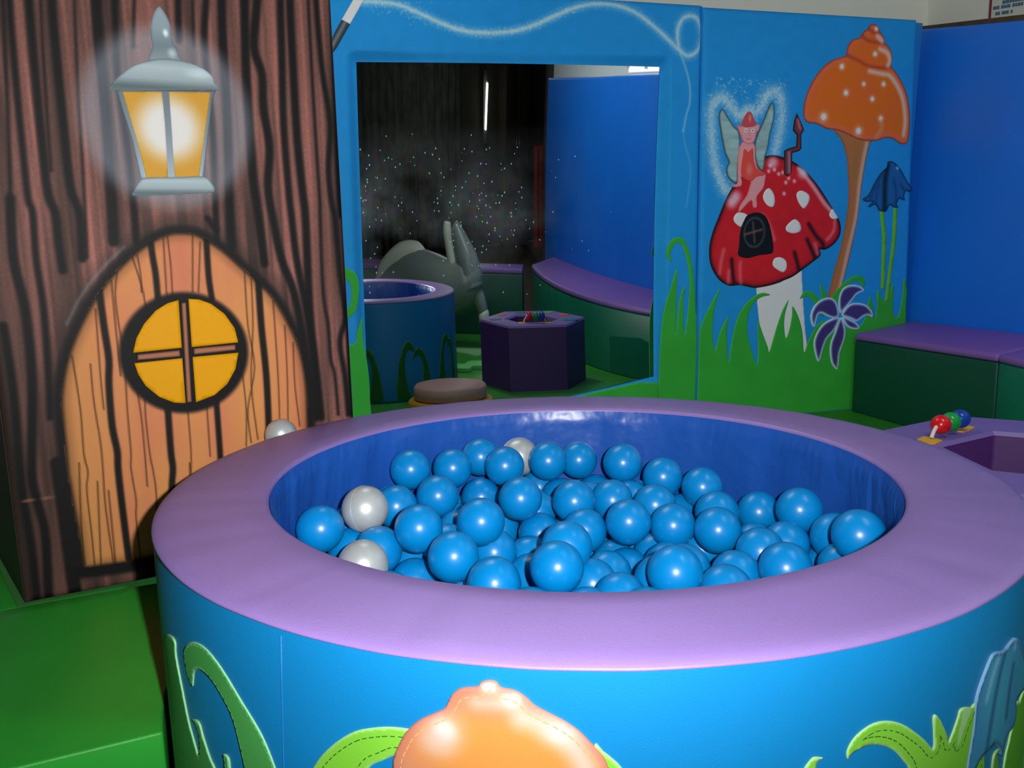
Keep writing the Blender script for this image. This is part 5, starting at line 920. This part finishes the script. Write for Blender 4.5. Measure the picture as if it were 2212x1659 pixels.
D = [np.array(q) for q in [(1.87,0.118,0.428),(1.977,0.233,0.312),(2.017,0.275,0.192),(2.01,0.268,0.055)]]
tube('flipper', [tuple(p) for p in smooth_path(D, 5)], list(np.interp(np.arange(16), [0, 5, 10, 15], [.09, .08, .06, .02])), gw, dol, 14)
D = [np.array(q) for q in [(2.01,0.268,0.246),(2.024,0.283,0.162)]]
tube('flipper_tip', [tuple(p) for p in smooth_path(D, 5)], [.05, .07, .075, .075, .07, .05], ww, dol, 14)
ep = np.array([(1.854,0.101,0.601)][0]); view = np.array([.2, 4.1, .9]) - ep; view /= np.linalg.norm(view)
me = ball_mesh('eye', .03, mat('eye_black', (16, 16, 18), .2)); o = bpy.data.objects.new('eye', me); col.objects.link(o); o.location = tuple(ep + view * .085); setparent(o, dol)
# dark end of the hall
def hang(name, x0, x1, z0, z1, y, amp, per, m, label, cat):
    V = []; n = 60
    for i in range(n):
        x_ = x0 + (x1 - x0) * i / (n - 1)
        for k in range(8):
            z_ = z0 + (z1 - z0) * k / 7; V.append((x_, y + amp * math.sin(x_ / per * 6.283 + .4 * math.sin(z_ * 2)) * (1.1 - .4 * k / 7), z_))
    F = [[i * 8 + j, (i + 1) * 8 + j, (i + 1) * 8 + j + 1, i * 8 + j + 1] for i in range(n - 1) for j in range(7)]
    o = mesh_obj(name, V, F, m); md = o.modifiers.new('solid', 'SOLIDIFY'); md.thickness = .006; return tag(o, label, cat)
HP = [(2.726,-7.6,0.012),(5.742,-7.6,-0.076),(6.276,-7.6,1.496),(6.747,-7.6,1.606),(6.601,-7.6,1.092),(8.248,-7.6,0.908),(9.094,-7.6,-0.187),(8.539,-7.6,-0.168),(7.53,-7.6,0.934)]
hang('black_curtain', HP[0][0] - .6, HP[1][0], 0.02, 2.7, -7.6, .05, .22, mat('black_cloth', (60, 62, 54), .8, var=.5, vscale=6), 'heavy black curtain across the dark hall, dim in the mirror', 'curtain')
hang('red_curtain', HP[5][0] - .05, HP[5][0] + .50, HP[6][2], HP[5][2] + .1, -7.2, .05, .18, mat('red_cloth', (165, 26, 30), .8), 'dark red cloth hanging in the dark hall, dim in the mirror', 'cloth')
tl = empty('strip_light', (HP[3][0], -7.5, 0.9), 'bright upright strip light on the dark hall wall in the mirror', 'lamp')
tube('tube', [(HP[3][0], -7.8, HP[4][2] + .05), (HP[3][0] + .05, -7.8, HP[3][2] - .03)], .03, mat('lit_tube', (255, 250, 240), .5, emit=(1, .98, .92, 3.0)), tl, 10)
box('housing', (HP[3][0] + .025, -7.9, (HP[3][2] + HP[4][2]) / 2), (.12, .06, abs(HP[3][2] - HP[4][2]) + .16), mat('lamp_housing', (60, 60, 56), .6), tl)
cup = empty('tall_cupboard', (HP[8][0] + .2, -7.6, 0), 'tall dark brown cupboard in the hall, dim in the mirror', 'cupboard')
cb_m = mat('dark_brown_wood', (58, 46, 36), .6, var=.3, vscale=8)
box('carcass', (HP[8][0] + .2, -7.7, 0.95), (0.9, .45, 1.9), cb_m, cup)
for s_ in (-1, 1):
    dr = box('door', (HP[8][0] + .2 + s_ * .225, -7.465, 0.97), (.43, .02, 1.78), mat('brown_door', (40, 33, 27), .5), cup, 0, .005); tube('handle', [(HP[8][0] + .2 + s_ * .05, -7.445, .9), (HP[8][0] + .2 + s_ * .05, -7.44, 1.1)], .008, mat('chrome', (200, 200, 200), .2, metal=1.0), dr, 8)
# housings and glowing tubes for the added fill lamps
for i_, ((lx, ly, lz), rz, e_, _) in enumerate(FILL_LAMPS):
    f = empty('fill_lamp', (lx, ly, lz), ('added white ceiling fill lamp above the ball pit', 'added white ceiling fill lamp above the curved bench', 'added white ceiling fill lamp over the dark hall')[i_], 'lamp', 'added ceiling fill lamps')
    box('housing', (lx, ly, lz + .05), (1.5, .2, .1), mat('fitting_white', (220, 220, 214), .5), f, rz)
    dx, dy = math.cos(rz) * .7, math.sin(rz) * .7
    for s_ in (-.05, .05): tube('tube', [(lx - dx - s_ * math.sin(rz), ly - dy + s_ * math.cos(rz), lz - .02), (lx + dx - s_ * math.sin(rz), ly + dy + s_ * math.cos(rz), lz - .02)], .014, mat('fill_tube', (240, 250, 244), .4, emit=(.93, 1, .95, 1.5)), f, 8)
# small high window over the right wall padding
win = rightquad('window_1', 2.05, 3.3, (1.83, 1.79), (2.30, 2.30), -0.159, -0.14, mat('daylit_pane', (235, 240, 240), .4, emit=(1, .97, .9, 1.0))); tag(win, kind='structure')
for k_ in range(4):
    o = rightquad('window_frame', 2.03 + k_ * .417, 2.06 + k_ * .417, (1.82, 1.82), (2.32, 2.32), -0.159, -0.115, mat('fitting_white2', (200, 198, 190), .5)); o.parent = win
